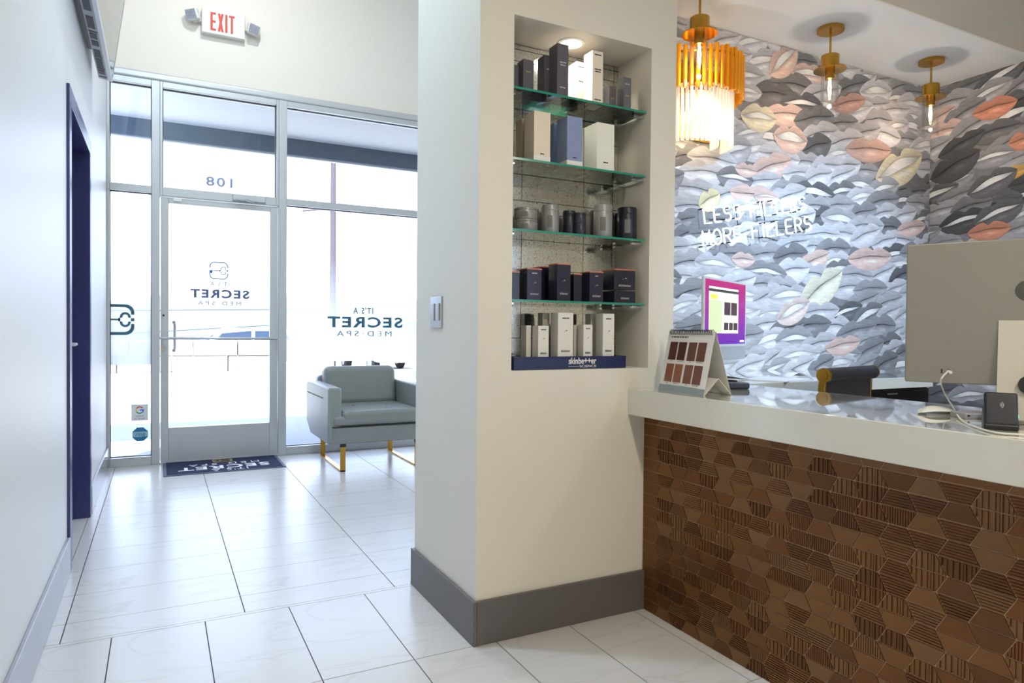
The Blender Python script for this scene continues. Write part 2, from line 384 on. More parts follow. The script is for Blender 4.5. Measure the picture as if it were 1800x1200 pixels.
keysR = [(1750,188,76,38,.06,CORAL,0),(1740,404,74,34,.05,CORAL,0),(1800,245,50,36,.05,CORAL,0),(1775,305,76,24,.2,S(226,180,90),.2),(1660,425,60,30,.1,GREYS[4],0),(1745,320,90,44,.35,GREYS[1],1),(1680,290,90,50,.4,GREYS[0],0)]
def keys(ks, plane, P, lim, pp, conv):
    out = []
    for i, (px, py, pw, ph, t, c, op) in enumerate(ks):
        a, b_ = plane(px-pw/2, py), plane(px+pw/2, py); u0, u1 = conv(a), conv(b_); u, d = plane(px, py-ph/2), plane(px, py+ph/2)
        out.append(((u0+u1)/2, (u.z+d.z)/2, abs(u1-u0), abs(u.z-d.z), t, c, op))
    return out
ppB, ppR = Paper(), Paper()
kB = keys(keysB, lambda x, y: yp(x, y, YW), PB, limB, ppB, lambda v: v.x)
kR = keys(keysR, lambda x, y: xp(x, y, XR), PRt, limR, ppR, lambda v: -v.y)
fill(ppB, PB, limB, False, 11, [k[:4] for k in kB]); fill(ppR, PRt, limR, True, 5, [k[:4] for k in kR])
for i, k in enumerate(kB): ppB.lips(k[0], k[1], k[2]*1.05, k[3], k[4], k[5], k[6], 9, PB, limB, i+100)
for i, k in enumerate(kR): ppR.lips(k[0], k[1], k[2]*1.05, k[3], k[4], k[5], k[6], 9, PRt, limR, i+300)
ppB.build('wallpaper', wback); ppR.build('wallpaper', wright)
# ------------------------------------------------------------------ shop-front: frames, panes, door
YF0, YF1, YG = YSF-.05, YSF+.06, YSF+.005
film_l = film_mat('frost_film', .80, 1.75)
def window(name, label, x0, x1, z0, z1, fw=(.0, .0, .05, .05), pane=True):
    """frame members inside x0..x1, z0..z1 (left, right, bottom, top widths)"""
    w_ = thing(name, label, 'window', (0, 0, 0), kind='structure')
    l, r, bt, tp = fw
    fr = []
    if l: fr.append((x0, x0+l, z0, z1))
    if r: fr.append((x1-r, x1, z0, z1))
    if bt: fr.append((x0+l, x1-r, z0, z0+bt))
    if tp: fr.append((x0+l, x1-r, z1-tp, z1))
    for a, b2, c, d in fr: MB().box(a, b2, YF0, YF1, c, d).build('frame', M_alu, w_, bevel=.003)
    g = MB()
    gx0, gx1, gz0, gz1 = x0+l, x1-r, z0+bt, z1-tp; t = .005
    for a, b2, c, d in ((gx0, gx0+t, gz0, gz1), (gx1-t, gx1, gz0, gz1), (gx0, gx1, gz0, gz0+t), (gx0, gx1, gz1-t, gz1)): g.box(a, b2, YG-.012, YG+.012, c, d)
    g.build('gasket', M_aludk, w_)
    p = MB().add([(gx0, YG, gz0), (gx1, YG, gz0), (gx1, YG, gz1), (gx0, YG, gz1)], [(0, 1, 2, 3)]).build('pane', M_glass, w_)
    return w_, p
DX0, DX1 = .003, .910
w1, p1_ = window('window_1', 'narrow side window beside the glass door with stickers', XL, -.056, 0, 2.165, (.02, 0, .07, .0))
w2, p2_ = window('window_2', 'small transom pane above the narrow side window', XL, -.056, 2.165, 3.055, (.02, 0, .055, .045))
w3, p3_ = window('window_3', 'wide transom pane above the door showing the number 108', DX0, DX1, 2.15, 3.055, (.02, .02, .07, .045))
w4, p4_ = window('window_4', 'large display window behind the armchair with mirrored lettering', .977, 3.0, 0, 2.165, (0, 0, .07, 0))
w5, p5_ = window('window_5', 'wide transom pane above the large display window', .977, 3.0, 2.165, 3.055, (0, 0, .055, .045))
w6, p6_ = window('window_6', 'farther display window hidden behind the pier', 3.065, XR, 0, 3.055, (0, .02, .07, .045))
M_v = [(-.056, .003), (.910, .977), (3.0, 3.065)]
for i, (a, b2) in enumerate(M_v):
    o = MB().box(a, b2, YF0-.004, YF1+.004, 0, 3.055).build('trim_%d' % (i+2), M_alu, bevel=.004)
    struct(o, ['aluminium mullion between the narrow side window and the door', 'aluminium mullion between the door and the display window', 'aluminium mullion behind the cream pier'][i], 'mullion')
# frosted film, lying on the inner side of the glass
def film(parent, x0, x1, z0, z1): 
    y = YG-.004
    MB().add([(x0, y, z0), (x1, y, z0), (x1, y, z1), (x0, y, z1)], [(0, 1, 2, 3)]).build('frosted_film', film_l, parent)
film(w1, XL+.022, -.058, .80, 1.75); film(w4, .979, 2.99, .81, 1.80)
def logo(parent, cx, cz, size, mt, y=None, flip=1, axis='y', a=None, name='emblem', th=.075):
    """rounded-square ring broken by a key; drawn as seen from inside (bow right, bit left)"""
    s = size; g = MB(); a0, a1 = (y, y+.0008) if a is None else a
    O = rrect(0, 0, s, s, s*.26); I = rrect(0, 0, s*(1-2*th), s*(1-2*th), s*.20)
    keep = []
    n = len(O)
    P = lambda p: (cx+p[0]*flip, cz+p[1])
    for i in range(n):
        j = (i+1) % n; 
        if abs(O[i][0]) > .45*s and abs(O[j][0]) > .45*s and O[i][1]*O[j][1] < 0:
            sg = 1 if O[i][1] > 0 else -1
            for (z0, z1) in ((O[i][1], sg*.14*s), (-sg*.16*s, O[j][1])):
                x_o, x_i = O[i][0], I[i][0]
                g.prism([P((x_o, z0)), P((x_o, z1)), P((x_i, z1)), P((x_i, z0))], a0, a1, axis)
        else: g.prism([P(O[i]), P(O[j]), P(I[j]), P(I[i])], a0, a1, axis)
    def arc(c, r, t, n=20, q0=0, q1=2*PI):
        for i in range(n):
            u, v = q0+(q1-q0)*i/n, q0+(q1-q0)*(i+1)/n
            g.prism([P((c[0]+r*math.cos(u), c[1]+r*math.sin(u))), P((c[0]+r*math.cos(v), c[1]+r*math.sin(v))), P((c[0]+(r-t)*math.cos(v), c[1]+(r-t)*math.sin(v))), P((c[0]+(r-t)*math.cos(u), c[1]+(r-t)*math.sin(u)))], a0, a1, axis)
    t = th*.8*s
    arc((.24*s, .09*s), .155*s, t, 18, -.25, PI+.25); arc((.24*s, -.09*s), .155*s, t, 18, PI-.25, 2*PI+.25)
    for bx_ in ((-.5, .10, -.028, .028), (-.5, -.33, -.16, -.028), (.04, .10, -.06, .06), (.40, .50, -.05, .05)):
        g.prism([P((bx_[0]*s, bx_[2]*s)), P((bx_[1]*s, bx_[2]*s)), P((bx_[1]*s, bx_[3]*s)), P((bx_[0]*s, bx_[3]*s))], a0, a1, axis)
    return g.build(name, mt, parent)
yt = YG-.0055
logo(w1, -.297, 1.157, .242, M_teal, yt, th=.095)
text("IT'S A", .075, (1.665, yt, 1.265), 'back', M_teal, w4, space=1.25, width=.185, offset=.0015)
text('SECRET', .13, (1.69, yt, 1.157), 'back', M_teal, w4, space=1.2, width=.70, offset=.004)
text('MED·SPA', .07, (1.68, yt, 1.055), 'back', M_teal, w4, space=1.5, width=.51)
text('108', .105, (.455, yt, 2.308), 'back', M_bluev2, w3, space=1.2, width=.205, offset=.003)
# stickers on the narrow window
st = tag(MB().prism([(-.197, .352), (-.080, .352), (-.080, .483), (-.197, .483)], yt-.0006, yt).build('window_sticker', mat('sticker_paper', S(226, 230, 234), .5)), 'square white review sticker with a coloured letter G on narrow window', 'sticker', 'stickers on the narrow window')
def garc(c, r, t, q0, q1, mt):
    g = MB(); n = 8
    for i in range(n):
        u, v = q0+(q1-q0)*i/n, q0+(q1-q0)*(i+1)/n
        g.prism([(c[0]+r*math.cos(k)*q, c[1]+r*math.sin(k)*q) for k, q in ((u, 1), (v, 1), (v, 1-t), (u, 1-t))], yt-.0011, yt-.0007)
    return g
gc = (-.139, .437)
for q0, q1, c in ((.7, 2.6, S(222, 70, 56)), (2.6, 3.7, S(240, 185, 40)), (3.7, 5.5, S(50, 160, 90)), (5.5, 6.4, S(66, 126, 236))):
    g = garc(gc, .03, .3, q0, q1, None)
    if q1 > 6: g.prism([(gc[0], .432), (gc[0]+.029, .432), (gc[0]+.029, .442), (gc[0], .442)], yt-.0011, yt-.0007)
    g.build('letter_arc', mat('gink%.1f' % q0, c, .5), st)
MB().box(-.170, -.108, yt-.001, yt-.0007, .387, .391).build('print_line', mat('greyink', S(110, 115, 120), .5), st)
text('on Google', .018, (-.139, yt-.001, .370), 'front', mat('greyink', S(110, 115, 120), .5), st)
oc = [(-.135+.056*math.cos(a)*1.06, .243+.056*math.sin(a)*1.06) for a in [PI/8+PI/4*k for k in range(8)]]
st2 = tag(MB().prism(oc, yt-.0006, yt).build('window_sticker', mat('sticker_blue', S(40, 120, 170), .5)), 'blue octagonal alarm sticker low on the narrow window', 'sticker', 'stickers on the narrow window')
MB().prism([(-.190, .222), (-.080, .222), (-.080, .264), (-.190, .264)], yt-.001, yt-.0006).build('band', mat('sticker_pale', S(150, 195, 215), .5), st2)
text('ring', .045, (-.135, yt-.0015, .243), 'front', mat('stealink', S(30, 90, 120), .5), st2)

door = thing('door_1', 'aluminium framed glass entrance door with push bar', 'door', (0, 0, 0), kind='structure')
yd0, yd1 = YSF-.035, YSF+.01
d0, d1, dz0, dz1 = DX0+.006, DX1-.006, .012, 2.142
gx0, gx1, gz0, gz1 = .066, .842, .288, 2.098
for n_, bx_ in (('stile', (d0, gx0, dz0, dz1)), ('stile', (gx1, d1, dz0, dz1)), ('top_rail', (gx0, gx1, gz1, dz1)), ('bottom_rail', (gx0, gx1, dz0, gz0))):
    MB().box(bx_[0], bx_[1], yd0, yd1, bx_[2], bx_[3]).build(n_, M_alu, door, bevel=.003)
MB().add([(gx0, YG-.012, gz0), (gx1, YG-.012, gz0), (gx1, YG-.012, gz1), (gx0, YG-.012, gz1)], [(0, 1, 2, 3)]).build('pane', M_glass, door)
MB().box(DX0, DX1, YF0-.01, YF1, 0, .012).build('threshold', M_alu, door)
pb = MB().tube([(.012, yd0-.001, 1.012), (.012, yd0-.05, 1.012), (.03, yd0-.062, 1.012), (.875, yd0-.062, 1.012), (.893, yd0-.05, 1.012), (.893, yd0-.001, 1.012)], .011, 10).build('push_bar', M_alu, door, smooth=True)
MB().tube([(.105, yd1+.0, 1.14), (.105, yd1+.05, 1.14), (.112, yd1+.06, 1.12), (.112, yd1+.06, .93), (.105, yd1+.05, .91), (.105, yd1, .91)], .012, 10).build('pull_handle', M_alu, door, smooth=True)
MB().cyl((.025, yd0-.012, .925), .017, .012, 18, 'y').box(.008, .042, yd0-.02, yd0-.012, .921, .929).build('lock_cylinder', M_chrome, door)
MB().cyl((.03, yd0-.004, 1.195), .008, .004, 12, 'y').build('rivet', M_aludk, door)
cl = MB().box(.54, .80, yd0-.045, yd0, 2.16, 2.215).build('door_closer', M_alu, door, bevel=.006)
MB().tube([(.56, yd0-.05, 2.165), (.64, yd0-.10, 2.16), (.72, yd0-.03, 2.155)], .008, 6).build('closer_arm', M_chrome, cl)
MB().box(.10, .16, yd0-.012, yd0, 2.115, 2.14).build('sensor', M_white, door)
yl = YG-.0135
logo(door, .44, 1.575, .145, M_bluev, yl, th=.062)
text("IT'S A", .05, (.45, yl, 1.462), 'back', M_bluev2, door, space=1.3, width=.15, offset=.001)
text('SECRET', .095, (.453, yl, 1.378), 'back', M_bluev, door, space=1.25, width=.452, offset=.003)
text('MED SPA', .045, (.45, yl, 1.302), 'back', M_bluev2, door, space=1.6, width=.33)

# left wall door, navy, set back in its frame
dl = thing('door_2', 'navy door set deep in a navy frame in the left wall', 'door', (0, 0, 0), kind='structure')
f = .012
MB().box(XL-.16, XL+f, DY0, DY0+.03, 0, DZ).box(XL, XL+f, DY0-.05, DY0, 0, DZ+.05).build('near_jamb', M_navy, dl, bevel=.002)
MB().box(XL-.16, XL+f, DY1-.03, DY1, 0, DZ).box(XL, XL+f, DY1, DY1+.05, 0, DZ+.05).build('far_jamb', M_navy, dl, bevel=.002)
MB().box(XL-.16, XL+f, DY0+.03, DY1-.03, DZ-.03, DZ).box(XL, XL+f, DY0, DY1, DZ, DZ+.05).build('head_jamb', M_navy, dl, bevel=.002)
MB().box(XL-.085, XL-.07, DY1-.045, DY1-.03, 0, DZ-.03).box(XL-.085, XL-.07, DY0+.03, DY0+.045, 0, DZ-.03).build('door_stop', M_navy, dl)
lf = MB().box(XL-.15, XL-.11, DY0+.032, DY1-.032, .008, DZ-.033).build('door_leaf', M_navy, dl, bevel=.002)
MB().tube([(XL-.11, DY1-.09, 1.0), (XL-.055, DY1-.09, 1.0), (XL-.05, DY1-.10, 1.0), (XL-.05, DY1-.22, 1.0)], .009, 8).cyl((XL-.112, DY1-.09, 1.0), .027, .008, 16, 'x').build('lever_handle', M_white, lf, smooth=True)

# ------------------------------------------------------------------ things in the hallway
ex = thing('exit_sign', 'white exit sign with red letters and twin emergency lamps on cream wall', 'exit sign', (.468, YSF-.02, 3.60))
M_exitw = mat('exit_housing', S(228, 228, 220), .4)
MB().box(-.165, .165, -.055, 0, -.10, .10).build('housing', M_exitw, ex, bevel=.008)
M_red = mat('exit_red', S(206, 58, 34), .5)
def eletter(bars, x):
    g = MB()
    for n9, q in enumerate(bars): g.prism([(x+p[0], p[1]) for p in q], -.0558-.0003*n9, -.0545, 'y')
    g.build('letter', M_red, ex)
R4 = lambda a, b2, c, d: [(a, c), (b2, c), (b2, d), (a, d)]
eletter([R4(0, .017, -.074, .074), R4(.017, .042, .056, .074), R4(.017, .040, -.009, .009), R4(.017, .042, -.074, -.056)], -.100)
eletter([[(0, .074), (.018, .074), (.045, -.074), (.027, -.074)], [(.027, .074), (.045, .074), (.018, -.074), (0, -.074)]], -.045)
eletter([R4(0, .017, -.074, .074)], .012)
eletter([R4(.013, .030, -.074, .056), R4(0, .043, .056, .074)], .041)
M_lens = mat('lamp_lens', S(176, 180, 196), .25, var=.5, scale=60)
for sx in (-1, 1):
    q = MB().box(-.048, .048, -.045, .02, -.045, .045).build('lamp_head', M_exitw, ex, bevel=.012, loc=(sx*.226, -.05, .025 if sx < 0 else .0), rot=(.25, .18*sx, -.5 if sx < 0 else .2))
    lens = MB()
    for i in range(5):
        for j in range(4): lens.box(-.04+i*.016, -.04+i*.016+.013, -.049, -.044, -.036+j*.018, -.036+j*.018+.015)
    lens.build('reflector', M_lens, q)
    MB().tube([(sx*.16, -.02, 0), (sx*.226, -.03, -.02)], .012, 8).build('swivel', M_exitw, ex)

tv = thing('wall_television', 'flat television high on the left wall tilted downward', 'television', (-.258, 4.85, 2.60))
ta = -.132

tv.rotation_euler = (0, -ta, 0)
M_tvback = mat('tv_underside', S(152, 152, 158), .4, var=.1, scale=30)
M_vent = mat('tv_vent', S(62, 62, 70), .6, var=.5, scale=120)
M_screen = mat('tv_screen', S(10, 10, 12), .06, var=.05, spec=.8)
MB().box(-.072, -.004, -1.45, 0, 0, .83).build('cabinet', M_tvback, tv, bevel=.004)
MB().box(-.004, 0, -1.443, -.007, .01, .822).build('screen', M_screen, tv)
MB().box(-.02, .002, -1.45, 0, -.004, .012).box(-.012, .002, -.008, 0, 0, .83).build('bezel', mat('tv_bezel', S(205, 205, 212), .3), tv, bevel=.002)
for k, (a, b2) in enumerate([(.10, .17), (.22, .36), (.39, .50), (.56, .63), (.66, .73), (.80, .95), (1.02, 1.20)]):
    MB().box(-.062, -.03, -b2, -a, -.0025, .002).build('vent', M_vent, tv)
for a in (.04, .185, .375, .745): MB().box(-.064, -.026, -a-.018, -a, -.003, .002).build('port_slot', M_black, tv)
MB().box(-.100, -.072, -1.1, -.42, .02, .5).box(-.104, -.085, -.9, -.6, .1, .4).build('wall_mount', M_black, tv)

sw = thing('light_switch', 'double light switch with shiny plate on the pier side', 'light switch', (XP, 2.537, 1.17))
MB().box(-.006, 0, -.06, .06, -.062, .062).build('plate', M_chrome, sw, bevel=.002)
for s in (-1, 1): MB().box(-.011, -.006, s*.026-.016, s*.026+.016, -.034, .034).build('rocker', M_chrome, sw, bevel=.0015)

# entrance mat, lettering reads for people coming in
mt_ = thing('entrance_mat', 'navy entrance mat with white lettering and gold emblem at the door', 'door mat', (.46, 5.885, 0))
M_mat = mat('mat_pile', S(38, 46, 84), .95, var=.35, scale=90, bump=.5, bscale=400)
MB().box(-.435, .435, -.30, .25, 0, .008).build('border', mat('mat_rubber', S(92, 98, 122), .6), mt_, bevel=.003)
MB().box(-.412, .412, -.285, .235, .004, .0105).build('pile', M_mat, mt_)
text("IT'S A", .10, (.03, -.235, .011), 'mat', M_whitep, mt_, space=1.2, width=.26)
text('SECRET', .17, (.0, -.12, .011), 'mat', M_whitep, mt_, space=1.15, width=.66, offset=.004)
text('MED SPA', .10, (.01, .01, .011), 'mat', M_whitep, mt_, space=1.5, width=.52)
logo(mt_, .0, .15, .15, M_goldp, None, -1, 'z', (.0108, .0114))

# ------------------------------------------------------------------ armchair
ac = thing('armchair', 'grey leather armchair with gold sled legs in front of display window', 'armchair', (1.555, 5.64, 0))
M_lea = mat('grey_leather', S(140, 145, 142), .36, var=.12, scale=14, bump=.12, bscale=220, coat=.1)
M_seam = mat('seam', S(40, 42, 46), .6)
W2 = .42; yf, yb_ = -.44, .44
def arm(s):
    g = MB(); x0, x1 = (s*W2, s*(W2-.105))
    pl = [(yf, .215), (yf, .635), (yf+.01, .65), (yb_-.12, .655), (yb_-.02, .64), (yb_-.005, .60), (yb_-.03, .30), (yb_-.20, .215)]
    g.prism(pl, min(x0, x1), max(x0, x1), 'x'); return g
for s in (-1, 1):
    a_ = arm(s).build('arm', M_lea, ac, bevel=.018, bseg=3)
    MB().box(s*(W2+.0005)-.002, s*(W2+.0005)+.002, -.26, .36, .553, .561).build('pocket_seam', M_seam, a_)
MB().box(-.345, .345, yf+.02, yb_-.05, .215, .345).box(-.39, .39, yf-.004, yf+.03, .217, .345).build('seat_frame', M_lea, ac, bevel=.008)
g = MB().box(-.315, .315, yf-.014, .30, .35, .47).build('seat_cushion', M_lea, ac, bevel=.035, bseg=4)
MB().box(-.385, .385, yf-.013, yf+.09, .351, .432).build('cushion_front', M_lea, g, bevel=.03, bseg=4)
MB().box(-.387, .387, yf-.008, yf+.01, .345, .352).build('seam', M_seam, g)
for (x, y) in ((-.14, -.10), (.14, -.10)): MB().lathe((x, y, .469), [(0, .004), (.008, .003), (.012, 0)], 10).build('tuft', M_seam, g)
MB().box(-.345, .345, .30, yb_-.02, .345, .70).build('back_frame', M_lea, ac, bevel=.03, bseg=3)
MB().box(-.315, .315, -.085, .085, 0, .345).build('back_cushion', M_lea, ac, bevel=.06, bseg=5, loc=(0, .225, .435), rot=(-.16, 0, 0))
for s in (-1, 1):
    x = s*.30; u = MB()
    for (y0, y1, z0, z1) in ((yf+.02, yf+.032, 0, .195), (.30, .312, 0, .195), (yf+.02, .312, 0, .012)): u.box(x-.02, x+.02, y0, y1, z0, z1)
    lg = u.build('sled_leg', M_brass, ac, bevel=.002)
    MB().box(x-.022, x+.022, yf+.016, yf+.036, .19, .216).box(x-.022, x+.022, .296, .316, .19, .216).build('leg_pad', M_black, lg)
# ------------------------------------------------------------------ niche: mirror tiles, shelves, downlight, products
M_mirror = bpy.data.materials.new('antique_mirror'); M_mirror.use_nodes = True
_t = M_mirror.node_tree; _p = _t.nodes['Principled BSDF']; _tc = _t.nodes.new('ShaderNodeTexCoord')
_v = _t.nodes.new('ShaderNodeTexNoise'); _v.inputs['Scale'].default_value = 260; _v.inputs['Detail'].default_value = 3; _t.links.new(_tc.outputs['Object'], _v.inputs['Vector'])
_r = _t.nodes.new('ShaderNodeValToRGB'); _r.color_ramp.elements[0].position = .33; _r.color_ramp.elements[0].color = S(150, 150, 130)
_r.color_ramp.elements[1].position = .45; _r.color_ramp.elements[1].color = S(232, 236, 232)
_t.links.new(_v.outputs[0], _r.inputs[0]); _t.links.new(_r.outputs[0], _p.inputs['Base Color'])
_p.inputs['Metallic'].default_value = .95; _p.inputs['Roughness'].default_value = .09
M_joint = mat('black_joint', S(22, 22, 22), .6)
MB().box(NX0, NX1, NYB-.002, NYB, NZ0, NZ1).build('mirror_backing', M_joint, wpil)
tw, thh = .29, .135; zz = 2.150; row = 0; zs = [NZ1-.002, 2.195, 2.15]
while zs[-1] > NZ0+.02: zs.append(max(zs[-1]-thh, NZ0+.001))
for k in range(len(zs)-1):
    off = 1.408 if k % 2 == 0 else 1.408-.145
    if k < 2: off = 1.408
    cuts = sorted([NX0+.001]+[off+tw*j for j in range(-3, 4) if NX0+.02 < off+tw*j < 1.69]+[1.698, NX1-.001])
    for j in range(len(cuts)-1):
        if cuts[j+1]-cuts[j] < .01: continue
        MB().box(cuts[j]+.0012, cuts[j+1]-.0012, NYB-.006, NYB-.002, zs[k+1]+.0012, zs[k]-.0012).build('mirror_tile', M_mirror, wpil)

# recessed downlight
rl = thing('recessed_downlight', 'round recessed downlight glowing in the niche ceiling', 'downlight', (1.417, 2.255, NZ1))
MB().lathe((0, 0, 0), [(.055, 0), (.055, -.004), (.043, -.005), (.038, -.001)], 28).build('trim_ring', M_white, rl, smooth=True)
MB().cyl((0, 0, -.0025), .038, .0015, 24).build('lens', mat('lamp_lens_warm', S(255, 244, 224), .4, emit=10), rl)
ld = bpy.data.lights.new('downlight_lamp', 'SPOT'); ld.energy = 7; ld.color = (1, .90, .74); ld.spot_size = 2.6; ld.spot_blend = .6; ld.shadow_soft_size = .035
lo = bpy.data.objects.new('downlight_lamp', ld); COL.objects.link(lo); lo.parent = rl; lo.location = (0, 0, -.012)

M_shelf = glass_mat('shelf_glass', (.955, .985, .975, 1), .07)
M_edge = mat('green_glass_edge', S(40, 150, 125), .15, var=.2, spec=.7)
SZ = [1.972, 1.720, 1.4655, 1.212]
names4 = ['topmost glass shelf in the niche with tall cartons', 'second glass shelf from the top of the niche', 'third glass shelf from the top of the niche holding round jars', 'lowest glass shelf in the niche with navy boxes']
for z, lb in zip(SZ, names4):
    sh = thing('glass_shelf', lb, 'shelf', (0, 0, z), group='glass shelves in the niche')
    MB().box(NX0+.006, NX1-.012, 2.162, 2.352, -.008, 0).build('pane', M_shelf, sh)
    e = MB()
    for (a, b2, c, d) in ((NX0+.006, NX1-.012, 2.1605, 2.162), (NX0+.006, NX1-.012, 2.352, 2.3535), (NX0+.0045, NX0+.006, 2.1605, 2.3535), (NX1-.012, NX1-.0105, 2.1605, 2.3535)): e.box(a, b2, c, d, -.008, 0)
    e.build('edge', M_edge, sh)
    for yy in (2.195, 2.315):
        MB().box(NX1-.05, NX1, yy-.009, yy+.009, -.020, -.0085).build('clip', M_chrome, sh, bevel=.002)
        MB().box(NX0, NX0+.03, yy-.009, yy+.009, -.020, -.0085).build('clip', M_chrome, sh, bevel=.002)

c6 = lambda x, y: (880+x/3.75, 20+y/3.75)
c7 = lambda x, y: (880+x/3.53, 330+y/3.53)
C_dk, C_crm, C_blue, C_wh = S(96, 94, 104), S(238, 226, 212), S(136, 152, 190), S(238, 238, 232)
C_nvb, C_wb = S(34, 34, 54), S(232, 230, 222)
def carton(cv, x0, x1, ty, yfront, z, depth, col, label, group, lines=(), side=None, band=None, topcol=None, rough=.45):
    """carton whose front spans crop columns x0..x1 with its top at crop row ty, standing on z"""
    a, b2 = yp(*cv(x0, ty), yfront), yp(*cv(x1, ty), yfront)
    wd, ht = b2.x-a.x, (a.z+b2.z)/2-z
    a.x = max(a.x, NX0+.004)
    wd = b2.x-a.x
    o = thing('carton', label, 'box', (a.x+wd/2, yfront, z), group=group)
    M_ = mat('card_%d_%d_%d' % tuple(int(c*999) for c in col[:3]), col, rough, var=.04)
    bd = MB().box(-wd/2, wd/2, 0, depth, 0, ht).build('box', M_, o, bevel=.0012)
    if band: MB().box(-wd/2-.0003, wd/2+.0003, -.0003, depth+.0003, .0, band[0]).build('base_band', mat('band', band[1], .4), o)
    if topcol: MB().box(-wd/2-.0004, wd/2+.0004, -.0004, depth+.0004, ht-.004, ht+.0004).build('copper_edge', mat('copper_edge', topcol, .35, .4), o)
    for (s, fz, fw, inkk) in lines:
        if s in ('skinbetter', '.•'): text(s, .013, (0, -.0006, ht*fz), 'front', inkk, o, width=min(wd*fw, .5))
        else:   # print too fine to read
            hw_ = wd*fw/2; k_ = hw_*.12; h5 = min(.004, ht*.03)
            MB().box(-hw_, k_, -.0008, .0, ht*fz-h5/2, ht*fz+h5/2).box(k_+.0015, hw_, -.0008, .0, ht*fz-h5/2, ht*fz+h5/2).build('print_line', inkk, o)
    return o
M_in = mat('dark_ink', S(40, 40, 48), .5); M_si = mat('silver_ink', S(190, 188, 190), .4); M_yi = mat('yellow_ink', S(200, 170, 70), .4)
g1 = 'cartons on the topmost glass shelf'
yA, yB2 = 2.192, 2.272
L1 = lambda: [('ESSENTIAL', .72, .6, M_si), ('SERUM', .66, .4, M_si)]
carton(c6, 85, 122, 352, yB2+.03, SZ[0], .045, C_dk, 'dark grey carton at the far left of the top shelf, mostly hidden', g1)
carton(c6, 150, 219, 318, yB2, SZ[0], .05, C_dk, 'dark grey carton with yellow mark, second from left on top shelf', g1, [('CREAM', .7, .4, M_yi)])
carton(c6, 290, 345, 290, yB2-.02, SZ[0], .055, S(84, 82, 98), 'slim charcoal carton behind the tallest dark carton on top shelf', g1, [('SERUM', .7, .5, M_si)])
carton(c6, 375, 449, 214, yA, SZ[0], .062, S(92, 88, 98), 'tallest dark carton at the front of the top shelf', g1, [('RESTORE', .66, .55, M_si), ('COMPLEX', .61, .45, M_si), ('SKIN', .2, .5, M_si)])
carton(c6, 500, 560, 335, yB2, SZ[0], .06, C_crm, 'cream carton half hidden behind a taller cream carton on top shelf', g1, [('LUMIN', .9, .6, M_in), ('CREAM', .6, .5, M_in)])
carton(c6, 607, 677, 262, yA, SZ[0], .06, C_crm, 'tall cream carton at the front right of the top shelf', g1, [('LUMIN', .93, .6, M_in), ('RESTORATIVE', .66, .6, M_in), ('COMPLEX', .62, .5, M_in), ('30 ML', .1, .6, M_in)])
carton(c6, 715, 764, 492, 2.29, SZ[0], .04, S(112, 110, 116), 'short grey carton with white side at the back of top shelf', g1, [('EYE', .6, .5, M_yi)])
carton(c6, 812, 862, 435, yA, SZ[0], .045, S(104, 100, 108), 'small grey carton at the right end of the top shelf', g1, [('EYE GEL', .8, .6, M_si), ('15 ML', .45, .4, M_yi)])
g2 = 'large cartons on the second glass shelf'
carton(c6, 140, 170, 705, 2.285, SZ[1], .05, S(222, 206, 176), 'beige carton tucked behind the large beige carton on second shelf', g2)
carton(c6, 222, 330, 660, 2.178, SZ[1], .075, S(232, 222, 200), 'large beige carton with white base on second shelf', g2, [('RETINOL', .16, .22, M_in)], band=(.022, C_wh))
carton(c6, 352, 386, 737, 2.285, SZ[1], .05, S(104, 124, 170), 'blue carton tucked behind the large blue carton on second shelf', g2)
carton(c6, 440, 541, 694, 2.180, SZ[1], .075, C_blue, 'large blue carton with white base on second shelf', g2, [('HYDRATE', .18, .25, M_in)], band=(.022, C_wh))
carton(c6, 541, 574, 770, 2.285, SZ[1], .05, C_wh, 'white carton tucked behind the large white carton on second shelf', g2)
carton(c6, 637, 751, 738, 2.182, SZ[1], .09, S(236, 236, 226), 'large white carton at the right of the second shelf', g2, [('BRIGHTEN', .18, .28, M_in)], band=(.022, C_wh))
g3 = 'round jars on the third glass shelf'
C_gj, C_dj = S(146, 146, 144), S(44, 46, 58)
def jar(x0, x1, ty, yc, z, col, label, ht=None, txt=None):
    a, b2 = yp(*c7(x0, ty), yc), yp(*c7(x1, ty), yc)
    k = abs((ray(*c7((x0+x1)/2, ty)).normalized()).y); r = (b2.x-a.x)/2*.92
    h_ = ht or (a.z+b2.z)/2-z
    cx = max((a.x+b2.x)/2, NX0+.006+r)
    o = thing('jar', label, 'jar', (cx, yc, z), group=g3)
    M_ = mat('jar_%d' % int(col[0]*9999), col, .35, .2, var=.15, scale=40, stretch=(1, 1, .1))
    cp = h_*.22
    MB().lathe((0, 0, 0), [(0, 0), (r*.96, 0), (r, .003), (r, h_-cp-.002), (r*.97, h_-cp), (r*.97, h_-cp+.001)], 28).build('body', M_, o, smooth=True)
    MB().lathe((0, 0, 0), [(r*.97, h_-cp+.001), (r, h_-cp+.002), (r, h_-.003), (r*.95, h_), (0, h_)], 28).build('lid', M_, o, smooth=True)
    if r > .025:
        lb = MB().lathe((0, 0, 0), [(r+.0004, h_*.18), (r+.0004, h_*.6)], 6, a0=-PI/2-.9, a1=-PI/2-.3).build('label_patch', M_si if col is C_dj else mat('jarlabel', S(110, 110, 110), .5), o)
    return o
zt = SZ[2]
hs = .042
jar(84, 226, 190, 2.215, zt, C_gj, 'wide grey jar at the left of third shelf, lower of a stacked pair', ht=hs)
jar(84, 226, 112, 2.215, zt+hs+.0005, C_gj, 'wide grey jar at the left of third shelf, upper of a stacked pair', ht=hs)
jar(215, 262, 138, 2.29, zt, S(132, 132, 130), 'grey jar at the back between the stacked pair and tall canister')
jar(258, 360, 110, 2.205, zt, S(150, 150, 150), 'tall grey canister near the left of the third shelf')
